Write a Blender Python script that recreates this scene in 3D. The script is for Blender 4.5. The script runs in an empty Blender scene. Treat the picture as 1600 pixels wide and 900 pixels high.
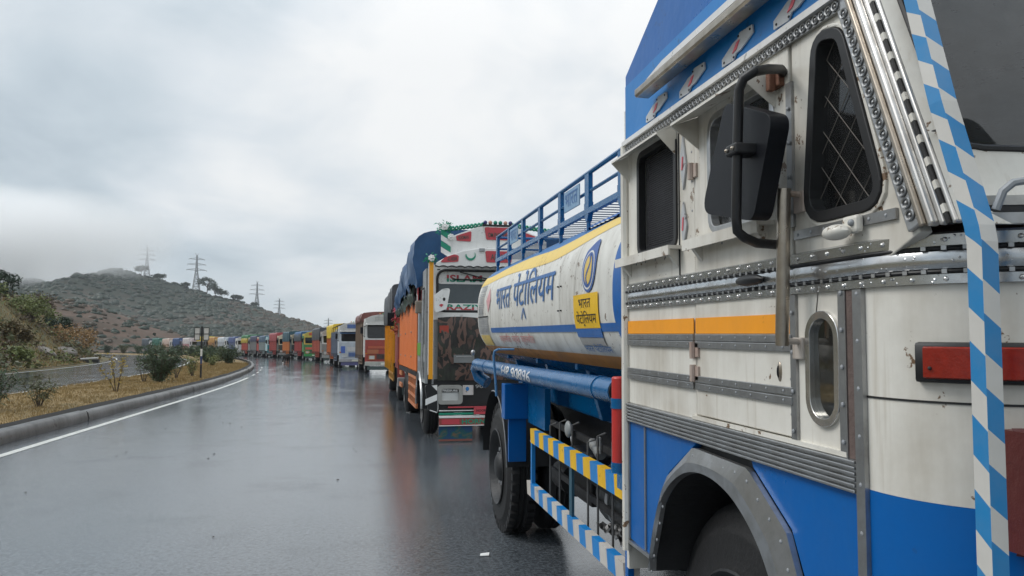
import bpy, bmesh, math, random
from math import sin, cos, pi, radians
from mathutils import Vector, Matrix, noise
from mathutils.geometry import tessellate_polygon
random.seed(7)
D = bpy.data; S = bpy.context.scene; COL = S.collection

# ------------------------------------------------------------ camera, sky, sun, exposure
cam_d = D.cameras.new('camera'); cam = D.objects.new('camera', cam_d); COL.objects.link(cam)
cam_d.sensor_width = 36; cam_d.lens = 27.0; cam_d.clip_start = .05; cam_d.clip_end = 6000
cam.location = (0, 0, 1.55)
_yaw, _pit = radians(11.4), math.atan(92/1200)
cam.rotation_euler = Vector((sin(_yaw)*cos(_pit), cos(_yaw)*cos(_pit), sin(_pit))).to_track_quat('-Z', 'Y').to_euler()
S.camera = cam
S.view_settings.view_transform = 'Standard'; S.view_settings.look = 'None'
S.view_settings.exposure = 0.0; S.view_settings.gamma = 1.0
S.cycles.max_bounces = 10; S.cycles.transparent_max_bounces = 16; S.cycles.volume_bounces = 8
S.cycles.use_denoising = True
S.cycles.volume_step_rate = 1; S.cycles.volume_max_steps = 128

def node(nt, typ, ins=None, **props):
    n = nt.nodes.new(typ)
    for k, v in props.items(): setattr(n, k, v)
    for k, v in (ins or {}).items():
        s = n.inputs[k]
        if isinstance(v, bpy.types.NodeSocket): nt.links.new(v, s)
        else: s.default_value = v
    return n
def c4(c): return (c[0], c[1], c[2], 1)
def ramp(nt, fac, stops, interp='LINEAR'):
    n = nt.nodes.new('ShaderNodeValToRGB'); cr = n.color_ramp; cr.interpolation = interp
    while len(cr.elements) < len(stops): cr.elements.new(.5)
    for e, (p, c) in zip(cr.elements, stops):
        e.position = p; e.color = c4(c) if not isinstance(c, (int, float)) else (c, c, c, 1)
    nt.links.new(fac, n.inputs[0]); return n.outputs[0]
def mixc(nt, fac, a, b, blend='MIX'):
    n = nt.nodes.new('ShaderNodeMix'); n.data_type = 'RGBA'; n.blend_type = blend
    for sock, v in ((n.inputs[0], fac), (n.inputs[6], a), (n.inputs[7], b)):
        if isinstance(v, bpy.types.NodeSocket): nt.links.new(v, sock)
        else: sock.default_value = v if isinstance(v, (int, float)) else c4(v)
    return n.outputs[2]
def math_(nt, op, a, b=0.0, c=0.0):
    n = nt.nodes.new('ShaderNodeMath'); n.operation = op
    for i, v in enumerate((a, b, c)):
        if isinstance(v, bpy.types.NodeSocket): nt.links.new(v, n.inputs[i])
        else: n.inputs[i].default_value = v
    return n.outputs[0]

SUN_EL, SUN_AZ = radians(48), radians(-75)      # sun behind cloud, high on the left; azimuth measured from +Y to +X
w = D.worlds.new('World'); S.world = w; w.use_nodes = True
nt = w.node_tree; nt.nodes.clear()
tc = node(nt, 'ShaderNodeTexCoord').outputs['Generated']
sky = node(nt, 'ShaderNodeTexSky', sky_type='NISHITA', sun_disc=False, sun_elevation=SUN_EL, sun_rotation=SUN_AZ, air_density=1.0, dust_density=3.0)
sep = node(nt, 'ShaderNodeSeparateXYZ', {0: tc})
zz = math_(nt, 'MAXIMUM', sep.outputs[2], 0.0)
den = math_(nt, 'ADD', zz, 0.28)
px = math_(nt, 'DIVIDE', sep.outputs[0], den); py = math_(nt, 'DIVIDE', sep.outputs[1], den)
cv = node(nt, 'ShaderNodeCombineXYZ', {0: px, 1: py, 2: 0.0}).outputs[0]
n1 = node(nt, 'ShaderNodeTexNoise', {'Vector': cv, 'Scale': .95, 'Detail': 7.0, 'Roughness': .5, 'Distortion': .35}).outputs[0]
n2 = node(nt, 'ShaderNodeTexNoise', {'Vector': cv, 'Scale': .42, 'Detail': 3.0, 'Roughness': .5}).outputs[0]
n3 = node(nt, 'ShaderNodeTexNoise', {'Vector': cv, 'Scale': 2.6, 'Detail': 6.0, 'Roughness': .55, 'Distortion': .5}).outputs[0]
n1 = math_(nt, 'ADD', math_(nt, 'MULTIPLY', n1, .78), math_(nt, 'MULTIPLY', n3, .22))
nn = math_(nt, 'ADD', math_(nt, 'MULTIPLY', n1, 1.1), math_(nt, 'MULTIPLY', n2, .6))
# thin spot in the overcast ahead on the right, heavier cloud to the left
gdir = Vector((sin(radians(24))*cos(radians(24)), cos(radians(24))*cos(radians(24)), sin(radians(24))))
dt = node(nt, 'ShaderNodeVectorMath', {0: tc, 1: gdir}, operation='DOT_PRODUCT').outputs['Value']
glow = math_(nt, 'MULTIPLY', math_(nt, 'POWER', math_(nt, 'MAXIMUM', dt, 0.0), 5.0), .17)
nn = math_(nt, 'ADD', math_(nt, 'SUBTRACT', nn, .345), glow)
cl = ramp(nt, nn, [(.35, (.44, .525, .60)), (.46, (.60, .685, .75)), (.56, (.77, .83, .88)), (.68, (.98, .995, 1.0))])
gr = ramp(nt, math_(nt, 'MULTIPLY', zz, 1.0), [(0.0, .90), (.10, .95), (.35, 1.0), (.55, 1.2), (1.0, 1.9)])
cl = mixc(nt, 1.0, cl, gr, 'MULTIPLY')
sc_ = node(nt, 'ShaderNodeVectorMath', {0: cl}, operation='SCALE'); sc_.inputs['Scale'].default_value = 9.9
full = mixc(nt, .95, sky.outputs[0], sc_.outputs[0])
bg = node(nt, 'ShaderNodeBackground', {'Color': full, 'Strength': .1})
node(nt, 'ShaderNodeOutputWorld', {'Surface': bg.outputs[0]})
sd = D.lights.new('sun', 'SUN'); sd.energy = 1.5; sd.angle = radians(25); sd.color = (1, .97, .93)
sun = D.objects.new('sun', sd); COL.objects.link(sun)
_d = Vector((sin(SUN_AZ)*cos(SUN_EL), cos(SUN_AZ)*cos(SUN_EL), sin(SUN_EL)))
sun.rotation_euler = _d.to_track_quat('Z', 'Y').to_euler(); sun.location = _d*60

# ------------------------------------------------------------ helpers: materials
_mc = {}
def base_mat(name):
    m = D.materials.new(name); m.use_nodes = True
    nt = m.node_tree; b = nt.nodes['Principled BSDF']
    co = nt.nodes.new('ShaderNodeTexCoord').outputs['Object']
    return m, nt, b, co
def noise_n(nt, co, scale, detail=4, rough=.55, stretch=None, dist=0.0):
    if stretch:
        co = node(nt, 'ShaderNodeMapping', {'Vector': co, 'Scale': stretch}).outputs[0]
    return node(nt, 'ShaderNodeTexNoise', {'Vector': co, 'Scale': scale, 'Detail': float(detail), 'Roughness': rough, 'Distortion': dist}).outputs[0]
def bumped(nt, b, h, strength, dist):
    bn = node(nt, 'ShaderNodeBump', {'Height': h, 'Strength': strength, 'Distance': dist})
    nt.links.new(bn.outputs[0], b.inputs['Normal'])
def paint(rgb, rough=.38, grime=.35, metal=0.0, gcol=(.10, .085, .065), name='paint', coat=0.0, scale=1.0, spec=.5):
    key = ('p', tuple(rgb), rough, grime, metal, gcol, scale)
    if key in _mc: return _mc[key]
    m, nt, b, co = base_mat(name)
    streak = noise_n(nt, co, 7*scale, 5, .6, (1, 1, .16))
    blot = noise_n(nt, co, 2.2*scale, 6, .65)
    f = ramp(nt, math_(nt, 'MULTIPLY', streak, math_(nt, 'MULTIPLY', blot, 2.0)), [(.38, 0), (.85, 1)])
    f = math_(nt, 'MULTIPLY', f, grime)
    fine = noise_n(nt, co, 60*scale, 3)
    cc = mixc(nt, f, rgb, gcol)
    cc = mixc(nt, math_(nt, 'MULTIPLY', fine, .16), cc, (rgb[0]*.6, rgb[1]*.6, rgb[2]*.6))
    run = ramp(nt, noise_n(nt, co, 34*scale, 3, .6, (1, 1, .035)), [(.60, 0), (.74, 1)])
    cc = mixc(nt, math_(nt, 'MULTIPLY', run, min(.6, grime*.7)), cc, (rgb[0]*.45+gcol[0]*.2, rgb[1]*.42+gcol[1]*.15, rgb[2]*.36+gcol[2]*.1))
    chip = math_(nt, 'MULTIPLY', noise_n(nt, co, 21*scale, 4, .7), math_(nt, 'ADD', noise_n(nt, co, 1.6*scale, 3), .5))
    cc = mixc(nt, math_(nt, 'MULTIPLY', ramp(nt, chip, [(.655, 0), (.69, 1)]), min(1, grime*1.7)), cc, (gcol[0]*.55, gcol[1]*.42, gcol[2]*.35))
    nt.links.new(cc, b.inputs['Base Color'])
    b.inputs['Metallic'].default_value = metal; b.inputs['Specular IOR Level'].default_value = spec
    rr = math_(nt, 'ADD', math_(nt, 'MULTIPLY', blot, .3), rough-.13)
    nt.links.new(rr, b.inputs['Roughness'])
    bumped(nt, b, noise_n(nt, co, 5, 3), .22, .018)
    _mc[key] = m; return m
def metal(rgb=(.52, .53, .54), rough=.34, name='aluminium', drops=False):
    key = ('m', tuple(rgb), rough, drops)
    if key in _mc: return _mc[key]
    m, nt, b, co = base_mat(name)
    bl = noise_n(nt, co, 14, 5, .6)
    d = ramp(nt, bl, [(.4, 0), (.75, .75)])
    cc = mixc(nt, d, rgb, (rgb[0]*.55, rgb[1]*.53, rgb[2]*.5))
    if drops:
        vo = node(nt, 'ShaderNodeTexVoronoi', {'Vector': co, 'Scale': 85.0}).outputs[0]
        dr = ramp(nt, vo, [(.12, 1), (.26, 0)])
        sp = ramp(nt, noise_n(nt, co, 30, 2), [(.5, 0), (.62, 1)])
        h = math_(nt, 'MULTIPLY', dr, sp)
        bumped(nt, b, h, .6, .003)
    nt.links.new(cc, b.inputs['Base Color']); b.inputs['Metallic'].default_value = .92
    nt.links.new(math_(nt, 'ADD', math_(nt, 'MULTIPLY', bl, .3), rough-.14), b.inputs['Roughness'])
    _mc[key] = m; return m
def plain(rgb, rough=.6, name='plain', metal=0.0, bump=0.0, bscale=40, var=.25):
    key = ('s', tuple(rgb), rough, metal, bump, bscale, var)
    if key in _mc: return _mc[key]
    m, nt, b, co = base_mat(name)
    n = noise_n(nt, co, bscale*.3, 5, .6)
    cc = mixc(nt, n, tuple(max(0, x*(1-var)) for x in rgb), tuple(x*(1+var) for x in rgb))
    nt.links.new(cc, b.inputs['Base Color']); b.inputs['Roughness'].default_value = rough; b.inputs['Metallic'].default_value = metal
    if bump: bumped(nt, b, noise_n(nt, co, bscale, 4), bump, .02)
    _mc[key] = m; return m
def glass(name, tint, rough=.04, film=.10):
    m, nt, b, co = base_mat(name); nt.nodes.remove(b)
    tr = node(nt, 'ShaderNodeBsdfTransparent', {'Color': c4(tint)})
    gl = node(nt, 'ShaderNodeBsdfGlossy', {'Color': (1, 1, 1, 1), 'Roughness': rough})
    fr = node(nt, 'ShaderNodeFresnel', {'IOR': 1.5})
    df = node(nt, 'ShaderNodeBsdfDiffuse', {'Color': (.34, .35, .36, 1)})
    fl = math_(nt, 'MULTIPLY', ramp(nt, noise_n(nt, co, 18, 5, .65), [(.3, .35), (.7, 1)]), film)
    m0 = node(nt, 'ShaderNodeMixShader', {0: fl, 1: tr.outputs[0], 2: df.outputs[0]})
    mx = node(nt, 'ShaderNodeMixShader', {0: fr.outputs[0], 1: m0.outputs[0], 2: gl.outputs[0]})
    nt.links.new(mx.outputs[0], nt.nodes['Material Output'].inputs[0]); return m
def leafmat(name, a, b_, rough=.55):
    m, nt, b, co = base_mat(name)
    r = node(nt, 'ShaderNodeNewGeometry').outputs['Random Per Island']
    n = noise_n(nt, co, 1.3, 3)
    f = math_(nt, 'ADD', math_(nt, 'MULTIPLY', r, .55), math_(nt, 'MULTIPLY', n, .5))
    nt.links.new(mixc(nt, f, a, b_), b.inputs['Base Color']); b.inputs['Roughness'].default_value = rough
    return m

WHITE = paint((.76, .735, .67), .36, .6, gcol=(.32, .26, .18), name='cab_white_paint')
WHITE2 = paint((.74, .73, .68), .40, .55, gcol=(.28, .25, .20), name='tank_white_paint')
BLUE = paint((.000, .115, .41), .30, .12, spec=.3, gcol=(.06, .10, .16), name='royal_blue_paint')
BLUE2 = paint((.000, .11, .29), .25, .3, gcol=(.02, .06, .16), name='chassis_blue_paint')
ALU = metal((.50, .505, .51), .36)
ALUD = metal((.60, .61, .62), .22, drops=True)
CHROME = metal((.78, .77, .75), .18, name='chrome')
BRASSY = metal((.42, .37, .31), .3, name='stained_steel')
BLACK = plain((.012, .012, .013), .45, 'black_plastic')
BLACKP = plain((.006, .007, .010), .45, 'mirror_plastic', bump=.05, bscale=300)
RUBBER = plain((.014, .014, .015), .6, 'tyre_rubber', bump=.15, bscale=60, var=.5)
GASKET = plain((.014, .014, .015), .5, 'window_rubber')
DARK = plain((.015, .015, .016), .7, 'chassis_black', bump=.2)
RUST = plain((.17, .075, .045), .75, 'rust', bump=.3)
RED = paint((.55, .035, .03), .35, .25, name='red_paint')
ORANGE = paint((.95, .36, .01), .5, .12, name='orange_tape')
YELLOW = paint((.85, .50, .01), .45, .25, name='yellow_paint')
BLACKP.node_tree.nodes['Principled BSDF'].inputs['Specular IOR Level'].default_value = .25
DGLASS = plain((.012, .016, .018), .06, 'dark_glass', var=.1)
TINT = glass('tinted_glass', (.80, .82, .82), film=.07)
WINT = plain((.12, .12, .12), .8, 'cab_interior')

# ------------------------------------------------------------ helpers: geometry
class MB:
    def __init__(s, off=(0, 0, 0)): s.v = []; s.f = []; s.o = Vector(off)
    def add(s, vs, fs):
        k = len(s.v); s.v += [Vector(p) for p in vs]; s.f += [tuple(i+k for i in f) for f in fs]; return s
    def box(s, x0, x1, y0, y1, z0, z1):
        return s.add([(x0, y0, z0), (x1, y0, z0), (x1, y1, z0), (x0, y1, z0), (x0, y0, z1), (x1, y0, z1), (x1, y1, z1), (x0, y1, z1)],
                     [(3, 2, 1, 0), (4, 5, 6, 7), (0, 1, 5, 4), (1, 2, 6, 5), (2, 3, 7, 6), (3, 0, 4, 7)])
    def obox(s, c, sx, sy, sz, rot):
        k = MB().box(-sx/2, sx/2, -sy/2, sy/2, -sz/2, sz/2)
        return s.add([Vector(c)+rot @ p for p in k.v], k.f)
    def bar(s, a, b, w, h, up=(0, 0, 1)):
        a, b = Vector(a), Vector(b); d = (b-a); L = d.length; d.normalize()
        u = Vector(up)
        if abs(d.dot(u)) > .98: u = Vector((1, 0, 0))
        x = d.cross(u).normalized(); z = x.cross(d)
        M = Matrix((x, d, z)).transposed()
        return s.obox((a+b)/2, w, L, h, M)
    def tube(s, pts, r, n=10, caps=True):
        pts = [Vector(p) for p in pts]; N = len(pts)
        rs = r if isinstance(r, (list, tuple)) else [r]*N
        k = len(s.v); prev = None
        for i, p in enumerate(pts):
            t = (pts[min(i+1, N-1)]-pts[max(i-1, 0)]).normalized()
            if prev is None:
                a = Vector((0, 0, 1)) if abs(t.z) < .9 else Vector((1, 0, 0))
                x = t.cross(a).normalized()
            else: x = (prev-t*prev.dot(t)).normalized()
            y = t.cross(x); prev = x
            for j in range(n):
                q = 2*pi*j/n; s.v.append(p+(x*cos(q)+y*sin(q))*rs[i])
        for i in range(N-1):
            for j in range(n):
                s.f.append((k+i*n+j, k+i*n+(j+1) % n, k+(i+1)*n+(j+1) % n, k+(i+1)*n+j))
        if caps:
            s.f.append(tuple(k+j for j in range(n))[::-1]); s.f.append(tuple(k+(N-1)*n+j for j in range(n)))
        return s
    def grid(s, fn, nu, nv, closed=False):
        k = len(s.v)
        for i in range(nu+1):
            for j in range(nv+1): s.v.append(Vector(fn(i/nu, j/nv)))
        for i in range(nu):
            for j in range(nv):
                a = k+i*(nv+1)+j; s.f.append((a, a+nv+1, a+nv+2, a+1))
        return s
    def lathe(s, prof, c, axis='X', n=32):
        k = len(s.v); c = Vector(c); m = len(prof)
        for i in range(n):
            q = 2*pi*i/n
            for (a, r) in prof:
                if axis == 'X': s.v.append(c+Vector((a, r*cos(q), r*sin(q))))
                elif axis == 'Y': s.v.append(c+Vector((r*cos(q), a, r*sin(q))))
                else: s.v.append(c+Vector((r*cos(q), r*sin(q), a)))
        for i in range(n):
            for j in range(m-1):
                a = k+i*m+j; b = k+((i+1) % n)*m+j
                s.f.append((a, b, b+1, a+1))
        return s
    def ball(s, c, r, nu=10, nv=7):
        c = Vector(c); rr = Vector(r) if not isinstance(r, (int, float)) else Vector((r, r, r))
        return s.grid(lambda u, v: (c.x+rr.x*cos(2*pi*u)*sin(pi*v), c.y+rr.y*sin(2*pi*u)*sin(pi*v), c.z+rr.z*cos(pi*v)), nu, nv)
    def plate(s, outer, holes, fn, t):
        """flat sheet with holes; outer, holes: 2D loops; fn(u, v, d) -> point, d from 0 to t"""
        loops = [outer]+list(holes or [])
        flat = [p for l in loops for p in l]; n = len(flat)
        tris = tessellate_polygon([[Vector((p[0], p[1], 0)) for p in l] for l in loops])
        k = len(s.v)
        s.v += [Vector(fn(p[0], p[1], 0)) for p in flat]+[Vector(fn(p[0], p[1], t)) for p in flat]
        for a, b, c in tris: s.f.append((k+a, k+b, k+c)); s.f.append((k+n+c, k+n+b, k+n+a))
        i = 0
        for l in loops:
            m = len(l)
            for j in range(m):
                a, b = k+i+j, k+i+(j+1) % m; s.f.append((a, b, b+n, a+n))
            i += m
        return s
    def sweep(s, path, prof, closed=True):
        """profile [(out, z)] swept along a 2D path [(x, y)] whose outward side is (dy, -dx) turned"""
        P = [Vector((p[0], p[1])) for p in path]; m = len(prof); k = len(s.v)
        for i, p in enumerate(P):
            d0 = (P[i]-P[i-1]).normalized() if i else (P[1]-P[0]).normalized()
            d1 = (P[i+1]-P[i]).normalized() if i < len(P)-1 else d0
            d = (d0+d1).normalized(); o = Vector((d.y, -d.x))/max(.3, d.dot(d1))
            for (a, z) in prof: s.v.append(Vector((p.x+o.x*a, p.y+o.y*a, z)))
        mm = m if closed else m-1
        for i in range(len(P)-1):
            for j in range(mm):
                a = k+i*m+j; b = k+i*m+(j+1) % m; s.f.append((a, b, b+m, a+m))
        if closed:
            s.f.append(tuple(k+j for j in range(m))[::-1]); e = k+(len(P)-1)*m; s.f.append(tuple(e+j for j in range(m)))
        return s
    def build(s, name, mat, parent=None, smooth=False, bevel=0.0, fixn=True, mesh_only=False):
        me = D.meshes.new(name); me.from_pydata([p-s.o for p in s.v], [], s.f)
        if fixn:
            bm = bmesh.new(); bm.from_mesh(me); bmesh.ops.recalc_face_normals(bm, faces=bm.faces); bm.to_mesh(me); bm.free()
        if mat: me.materials.append(mat)
        if smooth:
            me.polygons.foreach_set('use_smooth', [True]*len(me.polygons))
            if smooth != 'all':
                try: me.set_sharp_from_angle(angle=radians(42))
                except Exception: pass
        if mesh_only: return me
        o = D.objects.new(name, me); COL.objects.link(o)
        if parent: o.parent = parent
        if bevel:
            b = o.modifiers.new('bevel', 'BEVEL'); b.width = bevel; b.segments = 2; b.limit_method = 'ANGLE'; b.angle_limit = radians(50)
        return o
def inst(name, me, parent, M):
    o = D.objects.new(name, me); COL.objects.link(o); o.parent = parent; o.matrix_local = M; return o
def tag(o, label=None, cat=None, group=None, kind=None):
    for k, v in (('label', label), ('category', cat), ('group', group), ('kind', kind)):
        if v: o[k] = v
    return o
def thing(name, loc, label, cat, rz=0, group=None, rx=0):
    o = D.objects.new(name, None); COL.objects.link(o); o.location = loc; o.rotation_euler = (rx, 0, rz)
    o.empty_display_size = .2
    return tag(o, label, cat, group)
def rpoly(pts, r, n=5):
    """polygon with rounded corners"""
    out = []; N = len(pts); rr = r if isinstance(r, (list, tuple)) else [r]*N
    for i in range(N):
        p = Vector(pts[i]); a = (Vector(pts[i-1])-p); b = (Vector(pts[(i+1) % N])-p)
        la, lb = a.length, b.length; a.normalize(); b.normalize()
        half = math.acos(max(-1, min(1, a.dot(b))))/2
        t = min(rr[i]/max(.05, math.tan(half)), la*.48, lb*.48)
        for j in range(n+1):
            q = j/n; p0, p2 = p+a*t, p+b*t
            out.append(tuple(p0*(1-q)**2+p*2*q*(1-q)+p2*q*q))
    return out
def rect(x0, y0, x1, y1, r=0.0, n=4):
    pts = [(x0, y0), (x1, y0), (x1, y1), (x0, y1)]
    return rpoly(pts, r, n) if r else pts
_tc = {}
def text2d(body, bold=0.0):
    key = (body, bold)
    if key in _tc: return _tc[key]
    c = D.curves.new('lettering', 'FONT'); c.body = body; c.offset = bold; c.resolution_u = 3
    o = D.objects.new('lettering', c); COL.objects.link(o)
    me = D.meshes.new_from_object(o.evaluated_get(bpy.context.evaluated_depsgraph_get()))
    D.objects.remove(o); D.curves.remove(c)
    vs = [(v.co.x, v.co.y) for v in me.vertices]; fs = [tuple(p.vertices) for p in me.polygons]
    D.meshes.remove(me); _tc[key] = (vs, fs); return vs, fs
def lettering(body, fn, u0, u1, v0, v1, mat, parent, name='lettering', bold=0.0, maxlen=None, off=(0, 0, 0), box=None):
    """flat print fitted into u0..u1, v0..v1 and laid on a surface by fn(u, v)"""
    vs, fs = text2d(body, bold)
    xs = [p[0] for p in vs]; ys = [p[1] for p in vs]
    bx = box or (min(xs), max(xs), min(ys), max(ys))
    me = D.meshes.new(name)
    P = [Vector((u0+(x-bx[0])/(bx[1]-bx[0])*(u1-u0), v0+(y-bx[2])/(bx[3]-bx[2])*(v1-v0), 0)) for x, y in vs]
    me.from_pydata(P, [], fs)
    if maxlen:
        bm = bmesh.new(); bm.from_mesh(me); bmesh.ops.triangulate(bm, faces=bm.faces)
        for _ in range(5):
            e = [e for e in bm.edges if e.calc_length() > maxlen]
            if not e: break
            bmesh.ops.subdivide_edges(bm, edges=e, cuts=1)
            bmesh.ops.triangulate(bm, faces=bm.faces)
        bm.to_mesh(me); bm.free()
    o_ = Vector(off)
    for v in me.vertices: v.co = Vector(fn(v.co.x, v.co.y))-o_
    me.materials.append(mat)
    o = D.objects.new(name, me); COL.objects.link(o); o.parent = parent; return o
def fbm(x, y, z=0.0, o=4):
    return noise.fractal(Vector((x, y, z)), 1.0, 2.0, o)
def smooth01(t): t = max(0, min(1, t)); return t*t*(3-2*t)

# road alignment: straight, then a long left-hand bend
R_ARC, S0 = 320.0, 25.0
def arc(s, off, z=0.0):
    if s < S0: return (off, s, z)
    a = (s-S0)/R_ARC
    return (-R_ARC+(R_ARC+off)*cos(a), S0+(R_ARC+off)*sin(a), z)
def heading(s): return max(0, (s-S0)/R_ARC)

# ------------------------------------------------------------ setting: ground, roads, median, hills
def ground_mat(name, cols, scale, bump=.4, rough=.9, big=.03):
    m, nt, b, co = base_mat(name)
    n = noise_n(nt, co, scale, 7, .65); g = noise_n(nt, co, big, 4, .55)
    f = math_(nt, 'ADD', math_(nt, 'MULTIPLY', n, .6), math_(nt, 'MULTIPLY', g, .45))
    k = len(cols)
    nt.links.new(ramp(nt, f, [(.36+.32*i/(k-1), c) for i, c in enumerate(cols)]), b.inputs['Base Color'])
    b.inputs['Roughness'].default_value = rough
    bumped(nt, b, noise_n(nt, co, scale*3, 5), bump, .1)
    return m
def asphalt(name, wet):
    m, nt, b, co = base_mat(name)
    big = noise_n(nt, co, .22, 5, .6); mid = noise_n(nt, co, 1.6, 4, .6, (1, .35, 1)); grit = noise_n(nt, co, 170, 3, .7)
    cc = ramp(nt, big, [(.35, (.040, .050, .061)), (.65, (.070, .082, .095))])
    cc = mixc(nt, math_(nt, 'MULTIPLY', grit, .5), cc, (.12, .13, .14))
    nt.links.new(cc, b.inputs['Base Color'])
    trk = noise_n(nt, co, 1.0, 4, .6, (1.5, .035, 1)); blot = noise_n(nt, co, .75, 6, .65)
    r = math_(nt, 'ADD', math_(nt, 'MULTIPLY', mid, .13), math_(nt, 'MULTIPLY', big, .18))
    r = math_(nt, 'ADD', r, math_(nt, 'MULTIPLY', trk, .14))
    r = math_(nt, 'ADD', r, math_(nt, 'MULTIPLY', ramp(nt, blot, [(.5, 0), (.66, 1)]), .10))
    r = math_(nt, 'ADD', r, math_(nt, 'MULTIPLY', noise_n(nt, co, 55, 2, .7), .22))
    rr = math_(nt, 'ADD', r, -.265 if wet else .2)
    nt.links.new(rr, b.inputs['Roughness'])
    cc = mixc(nt, math_(nt, 'MULTIPLY', ramp(nt, blot, [(.52, 0), (.62, 1)]), .45), cc, (.022, .026, .031))
    cc = mixc(nt, math_(nt, 'MULTIPLY', ramp(nt, trk, [(.48, 0), (.62, 1)]), .4), cc, (.10, .112, .122))
    g2 = ramp(nt, noise_n(nt, co, 38, 3, .75), [(.44, 0), (.60, 1)])
    cc = mixc(nt, math_(nt, 'MULTIPLY', g2, .75), cc, (.135, .150, .165))
    g3 = ramp(nt, noise_n(nt, co, 22, 3, .75), [(.52, 0), (.64, 1)])
    cc = mixc(nt, math_(nt, 'MULTIPLY', g3, .7), cc, (.012, .015, .02))
    nt.links.new(cc, b.inputs['Base Color'])
    b.inputs['IOR'].default_value = 1.6
    h = math_(nt, 'ADD', math_(nt, 'MULTIPLY', grit, .55), math_(nt, 'MULTIPLY', noise_n(nt, co, 45, 3, .7), .9))
    bumped(nt, b, h, .10, .012)
    return m
ASPH = asphalt('wet_asphalt', True)
GRASSG = ground_mat('dry_grass_soil', [(.07, .060, .022), (.19, .13, .05), (.29, .20, .085)], 2.2, .6, big=.25)
VERGE = ground_mat('scrub_ground', [(.050, .055, .020), (.115, .080, .036), (.090, .088, .030), (.21, .145, .075)], 1.1, .5, big=.08)
HILLM = ground_mat('hill_ground', [(.008, .019, .010), (.011, .024, .012), (.022, .024, .013), (.060, .036, .023)], .03, .4, big=.010)
MIDM = ground_mat('mid_hill_ground', [(.016, .025, .011), (.050, .032, .017), (.085, .046, .027), (.13, .076, .048)], .06, .5, big=.02)
CONC = paint((.115, .113, .108), .36, .95, gcol=(.03, .03, .026), name='wet_concrete', scale=.6)
LINE = paint((.62, .62, .58), .35, .45, gcol=(.10, .10, .10), name='road_line_paint', scale=2)

g = MB().add([(-3000, -300, -.06), (3000, -300, -.06), (3000, 5500, -.06), (-3000, 5500, -.06)], [(0, 1, 2, 3)])
tag(g.build('ground', VERGE), kind='structure')
def ribbon(name, o0, o1, s0, s1, z, mat, ds=3.0, nv=2, zf=None):
    n = int((s1-s0)/ds)
    b = MB().grid(lambda u, v: arc(s0+(s1-s0)*u, o0+(o1-o0)*v, z if zf is None else zf(s0+(s1-s0)*u, v)), n, nv)
    return tag(b.build(name, mat, smooth=True), kind='structure')
ribbon('road', -5.55, 5.6, -25, 400, 0.0, ASPH)
ribbon('opposite_road', -19.4, -10.55, -25, 400, 0.0, ASPH)
ribbon('edge_line', -5.02, -4.88, -25, 41, .004, LINE, 1.5)
for s_ in (44, 48.5, 53.5, 59.5): ribbon('edge_line', -5.0, -4.9, s_, s_+2.0, .004, LINE, .5)
ribbon('edge_line', -11.25, -11.10, -25, 330, .004, LINE, 1.5)
ribbon('edge_line', -18.85, -18.70, -25, 330, .004, LINE, 1.5)
MED_H = .13
def med_z(s, v):
    e = min(v, 1-v)
    return -.02+ (MED_H-.0)*smooth01(e/.05) + .05*smooth01(e/.3)+.04*fbm(s*.4, v*4)*smooth01(e/.1)
ribbon('median', -5.86, -10.5, -25, 330, 0, GRASSG, .6, 26, med_z)
kerb = thing('kerb', (0, 0, 0), None, None); kerb['kind'] = 'structure'
GUT = plain((.02, .018, .016), .8, 'wet_soil', bump=.5)
s = -14.9; first = True
while s < 330:
    L = 10.9; e = s+L-.06
    zt = .205+random.uniform(-.012, .012); dx = random.uniform(-.02, .02)
    n = 14
    prof = [(-5.52, -.05), (-5.50, .05), (-5.53, zt-.03), (-5.56, zt), (-5.70, zt+.01), (-5.72, zt-.02), (-5.73, -.05)]
    b = MB()
    def kp(u, v, s=s, e=e, prof=prof, dx=dx):
        i = min(int(round(v*6)), 6); ss = s+(e-s)*u
        wob = .012*fbm(ss*1.1, i*.7)
        return arc(ss, prof[i][0]+dx+wob, prof[i][1]+(.012*fbm(ss*.8, 3) if 1 < i < 6 else 0))
    b.grid(kp, n, 6)
    for ss in (s, e):
        k = len(b.v); b.v += [Vector(arc(ss, p[0]+dx, p[1])) for p in prof]; b.f.append(tuple(range(k, k+7)))
    b.build('kerb_section', CONC, kerb, smooth=True)
    s += L
ribbon('gutter_soil', -5.73, -5.90, -25, 330, .22, GUT, 1.0, 1, lambda s_, v:   .12+.13*v+.025*fbm(s_*2.3, v))

# hills: real terrain beside and beyond the road
def near_hill_h(s, d):
    a = 7.3*smooth01((s+30)/50)*(1-smooth01((s-130)/72)*.96)
    b = a*smooth01(d/(11+3*fbm(s*.02, 5)))+ (.14*max(0, d-12) if s < 120 else .14*max(0, d-12)*max(0, 1-(s-120)/60))
    return b+(.55*fbm(s*.09, d*.09, 1)+.22*fbm(s*.5, d*.5, 2))*smooth01(d/5)
def near_hill_pt(s, d): return arc(s, -20.6-d, near_hill_h(s, d)-.02)
b = MB().grid(lambda u, v: near_hill_pt(-30+250*u, 70*v**1.5), 170, 46)
tag(b.build('near_hill', VERGE, smooth=True), kind='structure')
def interp(tab, x):
    if x <= tab[0][0]: return tab[0][1]
    for (a, p), (b_, q) in zip(tab, tab[1:]):
        if x <= b_: t = (x-a)/(b_-a); return p+(q-p)*t
    return tab[-1][1]
MIDT = [(-260, 30), (-160, 24), (-123, 21), (-103, 18.5), (-90, 14.6), (-77, 10), (-64, 6), (-50, 3), (-25, 0)]
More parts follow.
